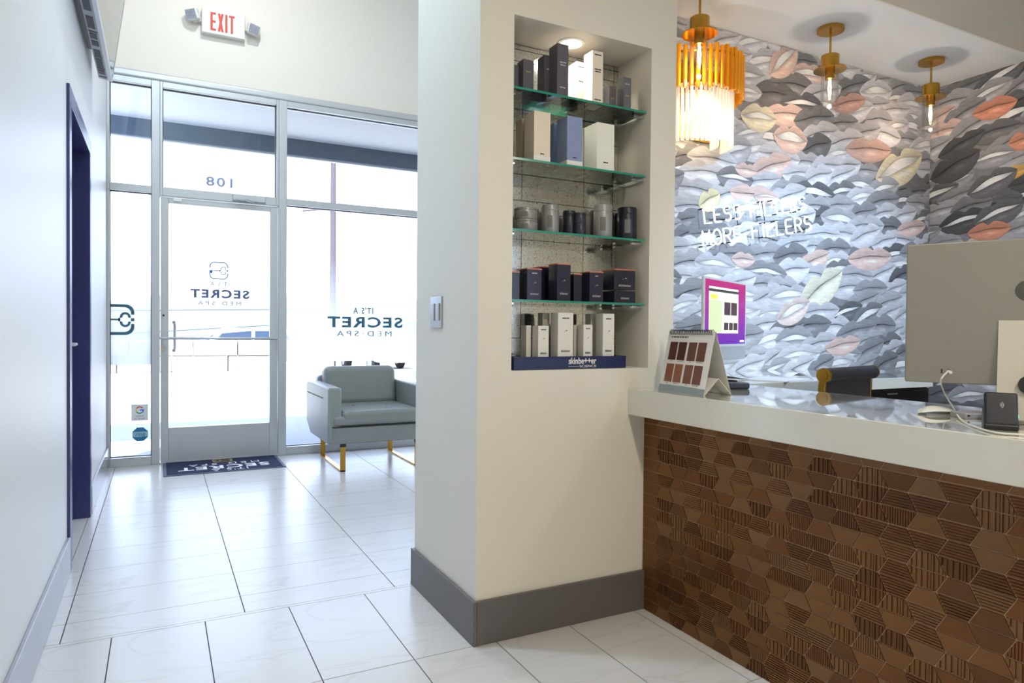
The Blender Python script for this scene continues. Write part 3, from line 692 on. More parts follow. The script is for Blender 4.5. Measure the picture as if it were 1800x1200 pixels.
jar(358, 392, 184, 2.30, zt, S(128, 128, 128), 'short grey jar at the back beside the dark canister')
jar(388, 462, 146, 2.225, zt, C_dj, 'dark canister left of the stacked dark jars on third shelf')
hs2 = .042
jar(455, 527, 215, 2.195, zt, S(50, 52, 66), 'small dark jar mid third shelf, lower of a stacked pair', ht=hs2)
jar(455, 527, 140, 2.195, zt+hs2+.0005, S(50, 52, 66), 'small dark jar mid third shelf, upper of a stacked pair', ht=hs2)
jar(520, 575, 140, 2.285, zt, S(138, 138, 134), 'grey canister at the back right of the stacked dark jars')
jar(582, 688, 110, 2.205, zt, S(152, 152, 152), 'tall grey canister right of centre on the third shelf')
jar(680, 725, 158, 2.29, zt, S(48, 50, 60), 'dark jar at the back beside the right-hand grey canister')
jar(733, 838, 127, 2.205, zt, S(36, 40, 54), 'tall dark navy canister at the right end of third shelf')
g4 = 'navy boxes on the lowest glass shelf'
COP = S(206, 120, 92); zt = SZ[3]
cn = lambda *a, **k: carton(c7, *a, topcol=COP, rough=.15, **k)
def dots(): return [('.•', .55, .2, M_si), ('skinbetter', .2, .6, M_si)]
cn(70, 118, 518, 2.20, zt, .07, C_nvb, 'navy boxed product at the left end of the lowest shelf', g4)
cn(165, 256, 500, 2.19, zt, .06, S(44, 42, 66), 'navy box with printed front, second from left on lowest shelf', g4, lines=[('Refining', .85, .35, M_si)]+dots())
cn(250, 300, 488, 2.285, zt, .06, C_nvb, 'navy box at the back beside the tallest navy box', g4)
cn(352, 436, 470, 2.182, zt, .065, S(40, 42, 64), 'tallest navy box wrapped in film on the lowest shelf', g4, lines=dots())
cn(455, 505, 533, 2.20, zt, .055, C_nvb, 'short navy box right of the tallest navy box', g4)
cn(553, 638, 520, 2.185, zt, .065, S(46, 44, 66), 'navy box with printed front right of centre on lowest shelf', g4, lines=[('Trio', .85, .2, M_si)]+dots())
M_nv = None
c_lo = carton(c7, 706, 836, 640, 2.18, zt, .085, C_nvb, 'wide navy box at the right end of lowest shelf, lower one', g4, lines=[('skinbetter', .4, .4, M_si)], rough=.15)
cn(706, 836, 506, 2.18, zt+.053, .085, S(36, 38, 54), 'wide navy box at the right end of lowest shelf, upper one', g4, lines=dots())
# display tray with brand lettering
ty = thing('display_tray', 'navy display tray with white lettering at the niche bottom', 'tray', (1.384, 2.168, NZ0))
M_tray = mat('navy_card', S(32, 44, 88), .35, var=.08)
MB().box(-.25, .25, 0, .165, 0, .042).build('tray_body', M_tray, ty, bevel=.002)
MB().box(-.25, .25, 0, .004, .042, .048).box(-.25, -.246, .004, .165, .042, .048).box(.246, .25, .004, .165, .042, .048).build('rim', M_tray, ty)
text('skinbe++er', .034, (.045, -.0006, .030), 'front', M_whitep, ty, width=.125, offset=.0006)
text('SCIENCE', .013, (.07, -.0006, .010), 'front', M_whitep, ty, width=.075)
MB().box(-.018, .03, -.0006, 0, .0098, .0108).build('underline', M_whitep, ty)
g5 = 'white cartons on the navy display tray'
zt = NZ0+.0425; yf5 = 2.182
T5 = lambda a: [(a, .88, .45, M_in), ('.•', .6, .2, M_in), ('skinbetter', .15, .6, M_in)]
carton(c7, 160, 190, 853, yf5+.05, zt, .045, C_wb, 'short white carton at the left end of the tray, partly hidden', g5)
carton(c7, 234, 300, 856, yf5, zt, .045, C_wb, 'short white carton left of the tallest white carton on the tray', g5, T5('Cleansing'))
carton(c7, 262, 305, 775, yf5+.085, zt, .04, S(206, 202, 190), 'tall white carton at the back left of the tray', g5)
carton(c7, 357, 452, 775, yf5, zt, .055, C_wb, 'tallest white carton in the middle of the tray', g5, T5('Toning'))
carton(c7, 455, 482, 850, yf5+.055, zt, .04, S(214, 210, 198), 'short white carton at the back right of the tallest carton', g5)
carton(c7, 515, 571, 849, yf5, zt, .04, C_wb, 'short white carton right of the tallest white carton', g5, T5('Refine'))
carton(c7, 560, 595, 780, yf5+.085, zt, .04, S(222, 218, 206), 'tall white carton at the back right of the tray', g5)
carton(c7, 636, 706, 780, yf5, zt, .05, C_wb, 'tall white carton at the right end of the tray', g5, T5('Hyper'))
# ------------------------------------------------------------------ reception desk with trapezoid tiles
XT, CZ0, CZ1 = 1.71, .757, .877
desk = thing('reception_counter', 'reception counter faced with brown metallic trapezoid tiles', 'counter', (XT, 0, 0))
M_body = mat('counter_grout', S(186, 152, 122), .6, var=.1)
YC0, YC1 = -.5, YPIL-.001
MB().box(-.0014, .10, YC0, YC1, 0, CZ0+.0175).build('body', M_body, desk)
MB().box(.10, .50, YC0, YC0+.03, 0, CZ0+.0175).box(.45, .48, YC0, 1.6, 0, .70).build('side_panel', M_white, desk)
M_bt = [mat('bronze_tile_%d' % i, c, .36, .55, var=.25, scale=9) for i, c in enumerate((S(122, 78, 42), S(132, 90, 52), S(110, 72, 40), S(134, 96, 62)))]
P_, Q_, RH = .0763, .0125, .0462
def trap(kind, up):
    """tile with its wide side down (up=1) or up; local y/z centred, thickness along -x"""
    g = .0014; s = 1 if up else -1
    wl_, ws_ = (P_+2*Q_)/2-g*1.2, (P_-2*Q_)/2-g*1.2; hh = RH/2-g
    hw = lambda z: wl_+(ws_-wl_)*((z*s+hh)/(2*hh))
    m_ = MB(); poly = lambda z0, z1: [(-hw(z0), z0), (hw(z0), z0), (hw(z1), z1), (-hw(z1), z1)]
    if kind == 9: return m_.prism(poly(-hh, .0115), .001, -.003, 'x')
    m_.prism(poly(-hh, hh), .001, -.0019 if kind else -.0042, 'x')
    if kind == 1:      # horizontal ridges
        n = 6
        for i in range(n):
            z0 = -hh+2*hh*i/n; m_.prism(poly(z0, z0+2*hh/n*.55), -.0019, -.0054, 'x')
    elif kind in (2, 3):   # vertical ridges, even or of mixed widths
        r = random.Random(kind); n = 14 if kind == 2 else 9; y = -wl_
        while y < wl_-.002:
            wd = 2*wl_/n*(r.uniform(.6, 1.4) if kind == 3 else 1); ya, yb = y, min(y+wd*.66, wl_)
            zlim = lambda yy: hh if abs(yy) <= ws_ else hh-2*hh*(abs(yy)-ws_)/(wl_-ws_)
            za, zb = zlim(ya), zlim(yb)
            p = [(ya, -hh*s), (yb, -hh*s), (yb, zb*s), (ya, za*s)]
            m_.prism(p, -.0019, -.0046 if kind == 2 else -.0042-r.random()*.002, 'x'); y += wd
    return m_
tmesh = {}
def tmesh_for(kind, up, mi):
    if (kind, up, mi) not in tmesh:
        o = trap(kind, up).build('tile', M_bt[mi], desk); tmesh[(kind, up, mi)] = o.data; bpy.data.objects.remove(o)
    return tmesh[(kind, up, mi)]
rt = random.Random(3); cells = []
Z0 = .739+RH/2
for r in range(-1, 17):
    zc = Z0-RH*(r+.0)-RH
    if r == -1: zc = .739+RH/2
    else: zc = .739-RH*(r+.5)
    for k in range(-2, 40):
        yc = 2.064-P_*(k+.5)+.0763-.0125
        up = ((k+r) % 2 == 0)
        if yc > YC1-.055 or yc < YC0+.06 or zc-RH/2 < -.001 or zc > CZ0+.02: continue
        cells.append((yc, zc, up, (rt.choice([0, 0, 1, 2, 3, 0, 1, 3]) if r >= 0 else 9), rt.randrange(4)))
cells.sort(key=lambda c: -(c[0]))
near = [c for c in cells if c[0] > .62 and not (c[0] < 1.2 and c[1] < .12)][:300]
for (yc, zc, up, kd, mi) in near:
    o = bpy.data.objects.new('tile', tmesh_for(kd, up, mi)); COL.objects.link(o); o.parent = desk; o.location = (0, yc, zc)
rest = MB(); ns = set(near)
for c in cells:
    if c in ns: continue
    m_ = trap(c[3], c[2]); rest.add([(v[0], v[1]+c[0], v[2]+c[1]) for v in m_.v], m_.f)
# cut tiles that finish each row against the pier
for r in range(-1, 17):
    zc = .739+RH/2 if r < 0 else .739-RH*(r+.5)
    if zc-RH/2 < -.001: continue
    row_y = [c[0] for c in cells if abs(c[1]-zc) < .001]
    if not row_y: continue
    ym = max(row_y); up = [c for c in cells if abs(c[1]-zc) < .001 and c[0] == ym][0][2]
    wl_, ws_ = (P_+2*Q_)/2, (P_-2*Q_)/2; a, b2 = (wl_, ws_) if up else (ws_, wl_)
    yA_, yB_ = ym+a+.0012, ym+b2+.0012; hh = RH/2-.0011
    zt5 = min(zc+hh, .7735)
    rest.prism([(yA_, zc-hh), (YC1-.002, zc-hh), (YC1-.002, zt5), (yB_, zt5)], .001, -.003, 'x')
ro = rest.build('cut_tiles', M_bt[0], desk); ro['kind'] = 'stuff'

ct = MB().box(1.627, 2.235, YC0-.06, YPIL-.001, .775, CZ1)
ctop = tag(ct.build('countertop', M_quartz, bevel=.003), 'thick glossy white quartz top of the reception counter', 'countertop')
dt = MB().box(1.852, 3.64, YPIL+.015, YW-.008, .822, CZ1)
tag(dt.build('worktop', M_quartz, bevel=.003), 'glossy white worktop along the lip-papered wall', 'worktop')
cab = thing('black_cabinet', 'black cabinet under the white desk top', 'cabinet', (3.335, 2.50, 0))
M_gb = mat('gloss_black', S(10, 10, 12), .12, var=.1)
MB().box(-.30, .30, -.31, .35, 0, .8215).build('body', M_gb, cab, bevel=.003)
MB().box(-.295, .295, -.322, -.31, .05, .815).build('front', M_gb, cab, bevel=.002)
MB().box(-.05, .03, -.3235, -.322, .79, .797).build('badge', mat('badge_ink', S(100, 100, 104), .4), cab)
MB().tube([(.10, -.323, .72), (.10, -.345, .73), (.14, -.35, .735), (.17, -.345, .72), (.17, -.323, .70)], .008, 8).build('handle', M_chrome, cab, smooth=True)
MB().box(1.86, 1.9, 2.25, 2.8, 0, .8215).build('desk_support', M_white, None)
ds = bpy.data.objects['desk_support']; tag(ds, 'white panel holding up the desk top beside the pier', 'support panel')

# ------------------------------------------------------------------ things on the counter
cal = thing('desk_calendar', 'spiral-bound standing photo calendar at the end of the counter', 'calendar', (1.735, 1.93, CZ1), rz=-.12)
# local: page faces -x, width along y
Wc, Hc = .285, .225; M_card = mat('calendar_card', S(232, 230, 224), .5, var=.02); M_pg = mat('calendar_page', S(236, 236, 236), .35, var=.01)
tl = .045
def slab(x0, z0, x1, z1, t=.0012, y0=-Wc/2, y1=Wc/2):
    return MB().prism([(x0, z0), (x1, z1), (x1+t, z1), (x0+t, z0)], y0, y1, 'y')
slab(-.03, .002, -.03+tl, Hc).build('page', M_pg, cal)
slab(.085, .002, -.03+tl+.002, Hc).build('back_board', M_card, cal)
slab(-.032, .0, -.027, .022, .001).build('base_strip', mat('calendar_base', S(150, 166, 176), .5), cal)
MB().prism([(-.03, 0), (.03, .06), (.032, .06), (-.028, 0)], -Wc/2, -Wc/2+.06, 'y').prism([(.087, 0), (.03, .06), (.032, .06), (.089, 0)], -Wc/2, -Wc/2+.06, 'y').build('support_fold', M_card, cal)
sp = []
n = 26
for i in range(n):
    y = -Wc/2+.015+(Wc-.03)*i/(n-1)
    MB().tube([(-.03+tl+.007*math.cos(a), y, Hc-.003+.009*math.sin(a)) for a in [2*PI*k/10 for k in range(10)]], .0013, 5, closed=True).build('spiral_ring', M_black, cal)
PCOL = [[S(96, 44, 36), S(84, 40, 36), S(120, 78, 66), S(124, 80, 70)], [S(164, 104, 82), S(170, 108, 86), S(140, 96, 82), S(136, 92, 80)]]
def onp(y, z, d=.0008):  # point on the leaning page
    k = (z-.002)/(Hc-.002); return (-.03+tl*k-d, y, z)
for r in range(2):
    for c in range(4):
        yy = Wc/2-.025-c*.057-(.006 if c > 1 else 0); z1 = .185-r*.083; z0 = z1-.068
        MB().add([onp(yy, z0), onp(yy-.05, z0), onp(yy-.05, z1), onp(yy, z1)], [(0, 1, 2, 3)]).build('photo', mat('skin_photo_%d%d' % (r, c), PCOL[r][c], .4, var=.45, scale=16), cal)
tilt = math.atan2(tl, Hc); FACE = ((0, -1, 0), (math.sin(tilt), 0, math.cos(tilt)))
def words(y0, y1, z, hgt, seed):   # printed words too fine to read
    g = MB(); r_ = random.Random(seed); y = y0
    while y > y1:
        e_ = max(y1, y-r_.uniform(.008, .02)); g.add([onp(y, z-hgt/2), onp(e_, z-hgt/2), onp(e_, z+hgt/2), onp(y, z+hgt/2)], [(0, 1, 2, 3)]); y = e_-.003
    g.build('print_line', M_in, cal)
words(.118, .01, .204, .0042, 1)
for r in range(2):
    for c in range(4):
        yy = Wc/2-.05-c*.057-(.006 if c > 1 else 0); k = .006 if c % 2 == 0 else .019
        words(yy+k, yy-k, .113-r*.083, .0016, r*4+c+10)
words(.10, -.09, .022, .0018, 31); words(.08, -.07, .016, .0018, 32)

def imac(name, label, loc, rz, back, shell, chin, stand):
    """all-in-one computer; local: screen faces -y, panel centre above the foot"""
    o = thing(name, label, 'computer', loc, rz); W_, B_, T_ = .547, .092, .468
    pan = MB().box(-W_/2, W_/2, -.006, .006, B_, T_).build('panel', shell, o, bevel=.004, bseg=3)
    MB().box(-W_/2+.002, W_/2-.002, -.0075, -.0055, B_+.064, T_-.002).build('bezel', mat('imac_bezel', S(224, 226, 230), .3), pan)
    MB().box(-W_/2+.002, W_/2-.002, -.0072, -.0055, B_+.002, B_+.063).build('chin', chin, pan)
    st_ = MB().prism([(.0, .0), (-.085, 0), (-.085, .004), (.05, .004), (.064, .012), (.0085, .26), (.006, .26), (.006, .20), (.055, .02), (.05, 0)], -.065, .065, 'x').build('stand', stand, o, bevel=.001)
    return o, pan, st_
M_silver = mat('silver_aluminium', S(148, 146, 140), .36, .55, var=.03, scale=40)
M_stand = mat('stand_aluminium', S(198, 194, 184), .35, .4, var=.03, scale=40)
# large one, back towards the room
cxy = Vector((1.833, 1.166)) + Vector((.43, -.903))*.2735
i1, pan, stn = imac('desktop_computer', 'silver all-in-one computer seen from behind on the counter', (cxy.x, cxy.y, CZ1+.0003), math.atan2(-.903, .43)+PI, True, M_silver, M_silver, M_stand)
# emblem: apple outline on the back, cable hole, ports
g = MB(); ap = []
for i in range(40):
    a = 2*PI*i/40; r = .03*(1-.10*abs(math.cos(a))*0+.07*math.cos(2*a)-.10*math.exp(-((a-PI/2)/.25)**2)-.06*math.exp(-((a-1.5*PI)/.22)**2))
    x, z = r*math.cos(a), r*math.sin(a)
    if (x+.034)**2+(z-.004)**2 < .014**2: x = -.034+math.sqrt(max(0, .014**2-(z-.004)**2))
    ap.append((x, z+.335))
g.prism(ap, .0064, .0070, 'y'); g.prism([(.0, .367), (-.003, .378), (-.013, .384), (-.011, .374)], .0064, .0070, 'y')
g.build('emblem', mat('logo_grey', S(96, 95, 92), .15, .8), pan)
for dx in (.17, .185): MB().box(dx, dx+.0035, .006, .0068, .118, .130).build('port', M_black, pan)
MB().cyl((0, .030, .10), .022, .03, 24, 'y').build('cable_hole', mat('hole_dark', S(58, 58, 58), .3, .5), stn, smooth=True) 
# pink-and-purple one on the far desk
ang = .60
M_px = mat('imac_white', S(214, 216, 220), .3, .2)
i2, pan2, st2_ = imac('desktop_computer', 'slim all-in-one computer with magenta wallpaper on the far desk', (2.348, 2.363, CZ1+.0003), .44, False, M_px, mat('imac_chin', S(196, 202, 204), .3, .1), M_stand)

B_ = .092
def scr(x0, x1, z0, z1, m2, d, par, name):
    return MB().box(x0, x1, -.0075-d, -.0055, z0, z1).build(name, m2, par)
def em(name, c, s=.9): return mat(name, c, .3, emit=s, ecol=c)
sc_ = MB(); x0, x1, z0, z1 = -.262, .262, B_+.076, B_+.366
Msc = bpy.data.materials.new('screen_wallpaper'); Msc.use_nodes = True
_t = Msc.node_tree; _p = _t.nodes['Principled BSDF']; _tc = _t.nodes.new('ShaderNodeTexCoord'); _s = _t.nodes.new('ShaderNodeSeparateXYZ'); _t.links.new(_tc.outputs['Object'], _s.inputs[0])
_mr = _t.nodes.new('ShaderNodeMapRange'); _mr.inputs[1].default_value = z0; _mr.inputs[2].default_value = z1; _t.links.new(_s.outputs[2], _mr.inputs[0])
_r = _t.nodes.new('ShaderNodeValToRGB'); e = _r.color_ramp.elements; e[0].color = S(96, 40, 170); e[1].color = S(176, 40, 110); _t.links.new(_mr.outputs[0], _r.inputs[0])
_t.links.new(_r.outputs[0], _p.inputs['Emission Color']); _p.inputs['Emission Strength'].default_value = .8; _p.inputs['Base Color'].default_value = (.02, .01, .03, 1); _p.inputs['Roughness'].default_value = .15
display = scr(x0, x1, z0, z1, Msc, .0005, pan2, 'screen')
pg = scr(-.22, .16, z0+.05, z1-.03, em('scr_page', S(206, 212, 190), .7), .0008, display, 'browser_window')
scr(-.22, .16, z1-.052, z1-.04, em('scr_bar', S(50, 50, 54), .8), .0011, display, 'browser_bar')
scr(-.20, -.12, z1-.085, z1-.065, em('scr_yel', S(222, 214, 60), .8), .0011, display, 'banner')
scr(-.22, -.06, z0+.05, z1-.09, em('scr_green', S(178, 188, 150), .7), .0010, display, 'side_column')
for (a, b2, c, d) in ((-.03, .05, z0+.135, z0+.195), (.06, .14, z0+.135, z0+.195), (-.03, .025, z0+.065, z0+.10), (.035, .085, z0+.065, z0+.10), (.095, .15, z0+.065, z0+.10)):
    scr(a, b2, c, d, em('scr_dark', S(60, 44, 50), .8), .0012, display, 'picture_tile')
scr(.19, .245, z0+.008, z0+.018, em('scr_w', S(230, 225, 235), .9), .0012, display, 'status_text')

ph = thing('black_device', 'black low handheld device lying behind the calendar', 'device', (1.99, 1.985, CZ1), rz=-.35)
MB().box(-.085, .085, -.024, .024, 0, .026).build('body', M_black, ph, bevel=.008, bseg=3)
MB().tube([(-.075, 0, .022), (-.065, 0, .045), (-.085, 0, .062), (-.1, 0, .066)], .011, 10).build('neck', M_black, ph, smooth=True)
pp_ = tag(MB().box(-.15, .15, -.105, .105, 0, .004).build('paper_stack', mat('paper', S(226, 228, 232), .6), loc=(2.62, 2.30, CZ1), rot=(0, 0, .35)), 'loose white papers lying on the far desk', 'papers')
g = MB(); n = 10
for i in range(n+1):
    t = i/n; zz = .004+.022*math.sin(PI*min(1, t*1.05)); g.v += [(-.09+.18*t, -.03, zz), (-.09+.18*t, .04, zz)]
g.f = [(2*i, 2*i+2, 2*i+3, 2*i+1) for i in range(n)]; g.mi = [0]*n
lf_ = g.build('curled_sheet', mat('paper', S(226, 228, 232), .6), loc=(2.82, 2.36, CZ1+.001), rot=(0, 0, .2), smooth=True)
md = lf_.modifiers.new('thick', 'SOLIDIFY'); md.thickness = .0015
tag(lf_, 'curled sheet of paper standing up on the far desk', 'paper')

ms = thing('computer_mouse', 'white curved wireless mouse on the glossy counter', 'computer mouse', (1.925, 1.128, CZ1), rz=math.radians(-25))
g = MB(); nx, ny = 14, 8
for i in range(nx+1):
    u = -1+2*i/nx
    for j in range(ny+1):
        v = -1+2*j/ny; wv = .0285*(1-.12*u*u)*max(.0, 1-abs(u)**6)**.5
        h_ = .0035+(.002+.019*(1-(u*.8+.14)**2))*(1-.6*v*v)*max(0, 1-abs(u)**8)
        g.v.append((.0565*u, wv*v, h_))
for i in range(nx):
    for j in range(ny): g.f.append((i*(ny+1)+j, (i+1)*(ny+1)+j, (i+1)*(ny+1)+j+1, i*(ny+1)+j+1)); g.mi.append(0)
g.build('shell', mat('mouse_white', S(236, 238, 232), .12), ms, smooth=True)
MB().prism([(-.044, 0), (.044, 0), (.046, .005), (-.046, .005)], -.019, .019, 'y').build('base', mat('mouse_base', S(170, 172, 172), .3, .5), ms)
kb = thing('silver_drive', 'small flat silver device lying behind the card reader', 'device', (1.936, 1.045, CZ1), rz=math.radians(-25))
MB().box(-.04, .04, -.03, .03, 0, .016).build('body', mat('kb_alu', S(176, 178, 180), .35, .5), kb, bevel=.003)
MB().box(-.034, -.028, -.0304, -.03, .006, .011).build('slot', M_black, kb)

cr = thing('card_reader', 'black card reader leaning in its dock on the counter', 'card reader', (1.775, .895, CZ1), rz=-1.02)
M_rd = mat('reader_black', S(26, 24, 40), .4, var=.1)
MB().prism([(-.036, .0), (.036, 0), (.036, .034), (.012, .052), (-.034, .012)], -.034, .034, 'x').build('dock', M_black, cr, bevel=.004, bseg=3)
rd = MB().box(-.033, .033, -.009, .009, 0, .082).build('reader', M_rd, cr, bevel=.006, bseg=3, loc=(0, -.026, .008), rot=(-.36, 0, 0))
w_ = MB()
for r in (.003, .006, .009):
    w_.tube([(-.004+r*math.cos(a), -.0095, .05+r*math.sin(a)) for a in [-.9+1.8*k/6 for k in range(7)]], .0007, 4)
w_.build('contactless_mark', M_si, rd)
MB().cyl((.0335, .006, .03), .004, .0025, 12, 'x').build('status_light', mat('led', S(40, 220, 190), .3, emit=2), cr)

# white cable from the computer's port
p0 = i1.matrix_basis @ Vector((.172, .009, .124))
cpts = [p0, p0+Vector((-.012, -.02, -.008)), xp(1655, 680, 1.86), None]
P = [p0, yp(1654, 668, p0.y-.03), fl(1660, 690, .925), fl(1675, 715, .895), fl(1690, 738, .881), fl(1715, 750, .8805), fl(1750, 760, .8805), fl(1800, 764, .8805), fl(1850, 770, .8805)]
sm = []
for i in range(len(P)-1):
    a, b2, c, d = P[max(i-1, 0)], P[i], P[i+1], P[min(i+2, len(P)-1)]
    for k in range(6):
        t = k/6; sm.append(.5*((2*b2)+(c-a)*t+(2*a-5*b2+4*c-d)*t*t+(3*b2-a-3*c+d)*t**3))
sm.append(P[-1])
for q in sm: q.z = max(q.z, CZ1+.0025)
cb = thing('charging_cable', 'thin white cable looping from the silver computer to the counter', 'cable', (sm[-1].x, sm[-1].y, CZ1))
off = Vector(cb.location)
MB().tube([q-off for q in sm], .0021, 6).build('cord', mat('cable_white', S(228, 228, 222), .4), cb, smooth=True)
MB().tube([p0-off, p0-off+Vector((-.008, -.012, -.002))], .004, 8).build('plug', M_white, cb)
# ------------------------------------------------------------------ office chair behind the counter
oc_ = thing('office_chair', 'black office chair with gold side frames at the far desk', 'office chair', (2.645, 2.13, 0), rz=.22)
M_blk = mat('black_leather', S(34, 34, 38), .5, var=.15, scale=30, bump=.2, bscale=150)
zt_ = .955
MB().prism([(-.19, .50), (-.175, .50), (-.155, .80), (-.165, zt_-.035), (-.185, zt_-.035), (-.175, .80)], -.215, .215, 'x').build('backrest', M_blk, oc_, bevel=.004)
MB().cyl((-.235, -.178, zt_-.03), .03, .47, 20, 'x').build('top_roll', M_blk, oc_, smooth=True)
for s in (-1, 1):
    fr = MB().prism([(-.20, .47), (-.165, .47), (-.145, .80), (-.155, zt_-.03), (-.182, zt_-.03), (-.178, .80)], s*.225-.008, s*.225+.008, 'x').build('side_frame', M_brass, oc_, bevel=.002)
    MB().cyl((s*.236-.006, -.178, zt_-.03), .031, .012, 20, 'x').cyl((s*.244-.003, -.178, zt_-.03), .018, .008, 16, 'x').build('end_cap', M_brass, fr, smooth=True)
    MB().tube([(s*.235, -.16, .66), (s*.25, 0, .665), (s*.25, .16, .655), (s*.24, .2, .60), (s*.23, .18, .47)], .011, 8).build('armrest', M_brass, oc_, smooth=True)
MB().box(-.225, .225, -.17, .24, .43, .475).build('seat', M_blk, oc_, bevel=.02, bseg=3)
MB().cyl((0, .03, .10), .028, .34, 16).build('column', M_brass, oc_, smooth=True)
for k in range(5):
    a = 2*PI*k/5+.3; c, s = math.cos(a), math.sin(a)
    ft = MB().tube([(0, .03, .12), (.15*c, .03+.15*s, .105), (.29*c, .03+.29*s, .075)], .017, 8).build('foot', M_brass, oc_, smooth=True)
    MB().cyl((.29*c-.012, .03+.29*s, .03), .03, .024, 14, 'x').box(.29*c-.008, .29*c+.008, .03+.29*s-.008, .03+.29*s+.008, .03, .08).build('caster', M_black, ft)

# ------------------------------------------------------------------ neon sign
M_neon = mat('neon_tube', S(245, 250, 255), .3, emit=1.8, ecol=(.66, .83, 1, 1))
sg = thing('neon_sign', 'white neon sign with two lines of capital letters on lip wallpaper', 'neon sign', (2.655, YW-.045, 1.575))
sg.rotation_euler = (0, -.178, 0)
def arcp(cx, cz, rx, rz, a0, a1, n=10): return [(cx+rx*math.cos(a0+(a1-a0)*i/n), cz+rz*math.sin(a0+(a1-a0)*i/n)) for i in range(n+1)]
GL = {'L': [[(0, 1), (0, 0), (.55, 0)]], 'E': [[(.55, 1), (.08, 1), (0, .9), (0, .1), (.08, 0), (.55, 0)], [(0, .5), (.45, .5)]],
 'S': [arcp(.3, .74, .27, .26, .5, PI*1.45, 10)+arcp(.3, .26, .27, .26, PI*.45, -PI+.6, 10)],
 'F': [[(.55, 1), (.08, 1), (0, .9), (0, 0)], [(0, .52), (.42, .52)]], 'I': [[(.1, 1), (.1, 0)]], 'T': [[(0, 1), (.6, 1)], [(.3, 1), (.3, 0)]],
 'R': [[(0, 0), (0, 1), (.3, 1)]+arcp(.3, .75, .25, .25, PI/2, -PI/2, 8)+[(.05, .5)], [(.25, .5), (.55, 0)]],
 'M': [[(0, 0), (.05, 1), (.3, .15), (.55, 1), (.6, 0)]], 'O': [arcp(.3, .5, .3, .5, 0, 2*PI, 20)]}
def neon_line(word, x, z, width, hgt):
    adv = {'I': .42, ' ': .62}; tot = sum(adv.get(c, .82) for c in word); k = width/tot
    for c in word:
        if c in GL:
            g = MB()
            for st_ in GL[c]: g.tube([(x+p[0]*k, 0, z+p[1]*hgt) for p in st_], .0048, 7, closed=False)
            lt = g.build('letter_tube', M_neon, sg, smooth=True)
            q = GL[c][0][0]; q2 = GL[c][-1][-1]
            b_ = MB()
            for t in (q, q2): b_.tube([(x+t[0]*k, 0, z+t[1]*hgt), (x+t[0]*k, .036, z+t[1]*hgt)], .004, 6)
            b_.build('standoff', M_black, lt)
        x += adv.get(c, .82)*k
neon_line('LESS FILTERS', .03, .118, .84, .082)
neon_line('MORE FILLERS', .0, -.004, .90, .082)
for (x, z0, z1) in ((.285, .085, .20), (.50, .09, .20)): MB().tube([(x, .01, z0), (x, .012, z1)], .0025, 6).build('wire', M_black, sg)

# ------------------------------------------------------------------ pendants
M_pg = glass_mat('pendant_glass', (.99, .99, .985, 1), .018)
M_bulb = mat('filament', S(255, 200, 120), .3, emit=45, ecol=(1, .62, .25, 1))
def pendant(label, x, y, first=None):
    o = thing('pendant_light', label, 'pendant lamp', (x, y, 2.808), group='brass pendants over the reception')
    MB().cyl((0, 0, -.022), .072, .022, 32).build('canopy', M_brass, o, bevel=.003)
    MB().cyl((0, 0, -.155), .006, .135, 10).build('rod', M_brass, o, smooth=True)
    MB().cyl((0, 0, -.225), .048, .072, 28).build('cap', M_brass, o, bevel=.003)
    MB().cyl((0, 0, -.236), .086, .005, 36).build('disc', M_brass, o, smooth=True)
    MB().cyl((0, 0, -.285), .026, .05, 20).build('socket', M_brass, o, smooth=True)
    MB().lathe((0, 0, 0), [(.046, -.18), (.046, -.465)], 32).build('glass_tube', M_pg, o, smooth=True)
    bl_ = MB().lathe((0, 0, 0), [(.008, -.285), (.014, -.30), (.016, -.35), (.013, -.385), (.004, -.40), (0, -.402)], 16).build('bulb', M_pg, o, smooth=True)
    f = MB()
    for k in range(4):
        a = PI/2*k; f.tube([(.005*math.cos(a), .005*math.sin(a), -.29), (.009*math.cos(a), .009*math.sin(a), -.335), (.005*math.cos(a), .005*math.sin(a), -.375)], .0022, 5)
    f.build('filament', M_bulb, bl_)
    l = bpy.data.lights.new('pendant_bulb', 'POINT'); l.energy = 1.1; l.color = (1, .92, .84); l.shadow_soft_size = .012
    lo_ = bpy.data.objects.new('pendant_bulb', l); COL.objects.link(lo_); lo_.parent = o; lo_.location = (0, 0, -.41)
pendant('brass pendant with clear glass cylinder nearest the cream pier', 2.374, 2.585)
pendant('brass pendant with clear glass cylinder, middle of the three', 3.336, 2.585)
pendant('brass pendant with clear glass cylinder nearest the papered corner', 4.272, 2.585)

# ------------------------------------------------------------------ tiered wall light behind the first pendant
sc2 = thing('wall_light', 'tiered half-round wall light of gold and clear glass rods', 'wall light', (2.575, YW-.007, 2.10))
M_gr = mat('amber_rod', S(236, 160, 30), .2, .55, var=.15, scale=20, emit=.12, ecol=S(255, 150, 20))
M_cry = mat('crystal_rod', S(255, 246, 228), .08, emit=.24, ecol=S(255, 236, 205), spec=.8)
for k in range(27):
    a = PI+PI*(k+.5)/27; x, y = .275*math.cos(a), .275*math.sin(a)
    if y > -.012: continue
    MB().cyl((x, y, .245+.01*(k % 2)), .0115, .215, 8).build('gold_rod', M_gr, sc2, smooth=True)
for k in range(30):
    a = PI+PI*(k+.5)/30; x, y = .225*math.cos(a), .225*math.sin(a)
    if y > -.010: continue
    MB().cyl((x, y, .0), .0085, .285, 8).build('glass_rod', M_cry, sc2, smooth=True)
for k in range(18):
    a = PI+PI*(k+.5)/18; x, y = .15*math.cos(a), .15*math.sin(a)
    MB().cyl((x, y, .01), .0085, .26, 8).build('glass_rod', M_cry, sc2, smooth=True)
g = MB()
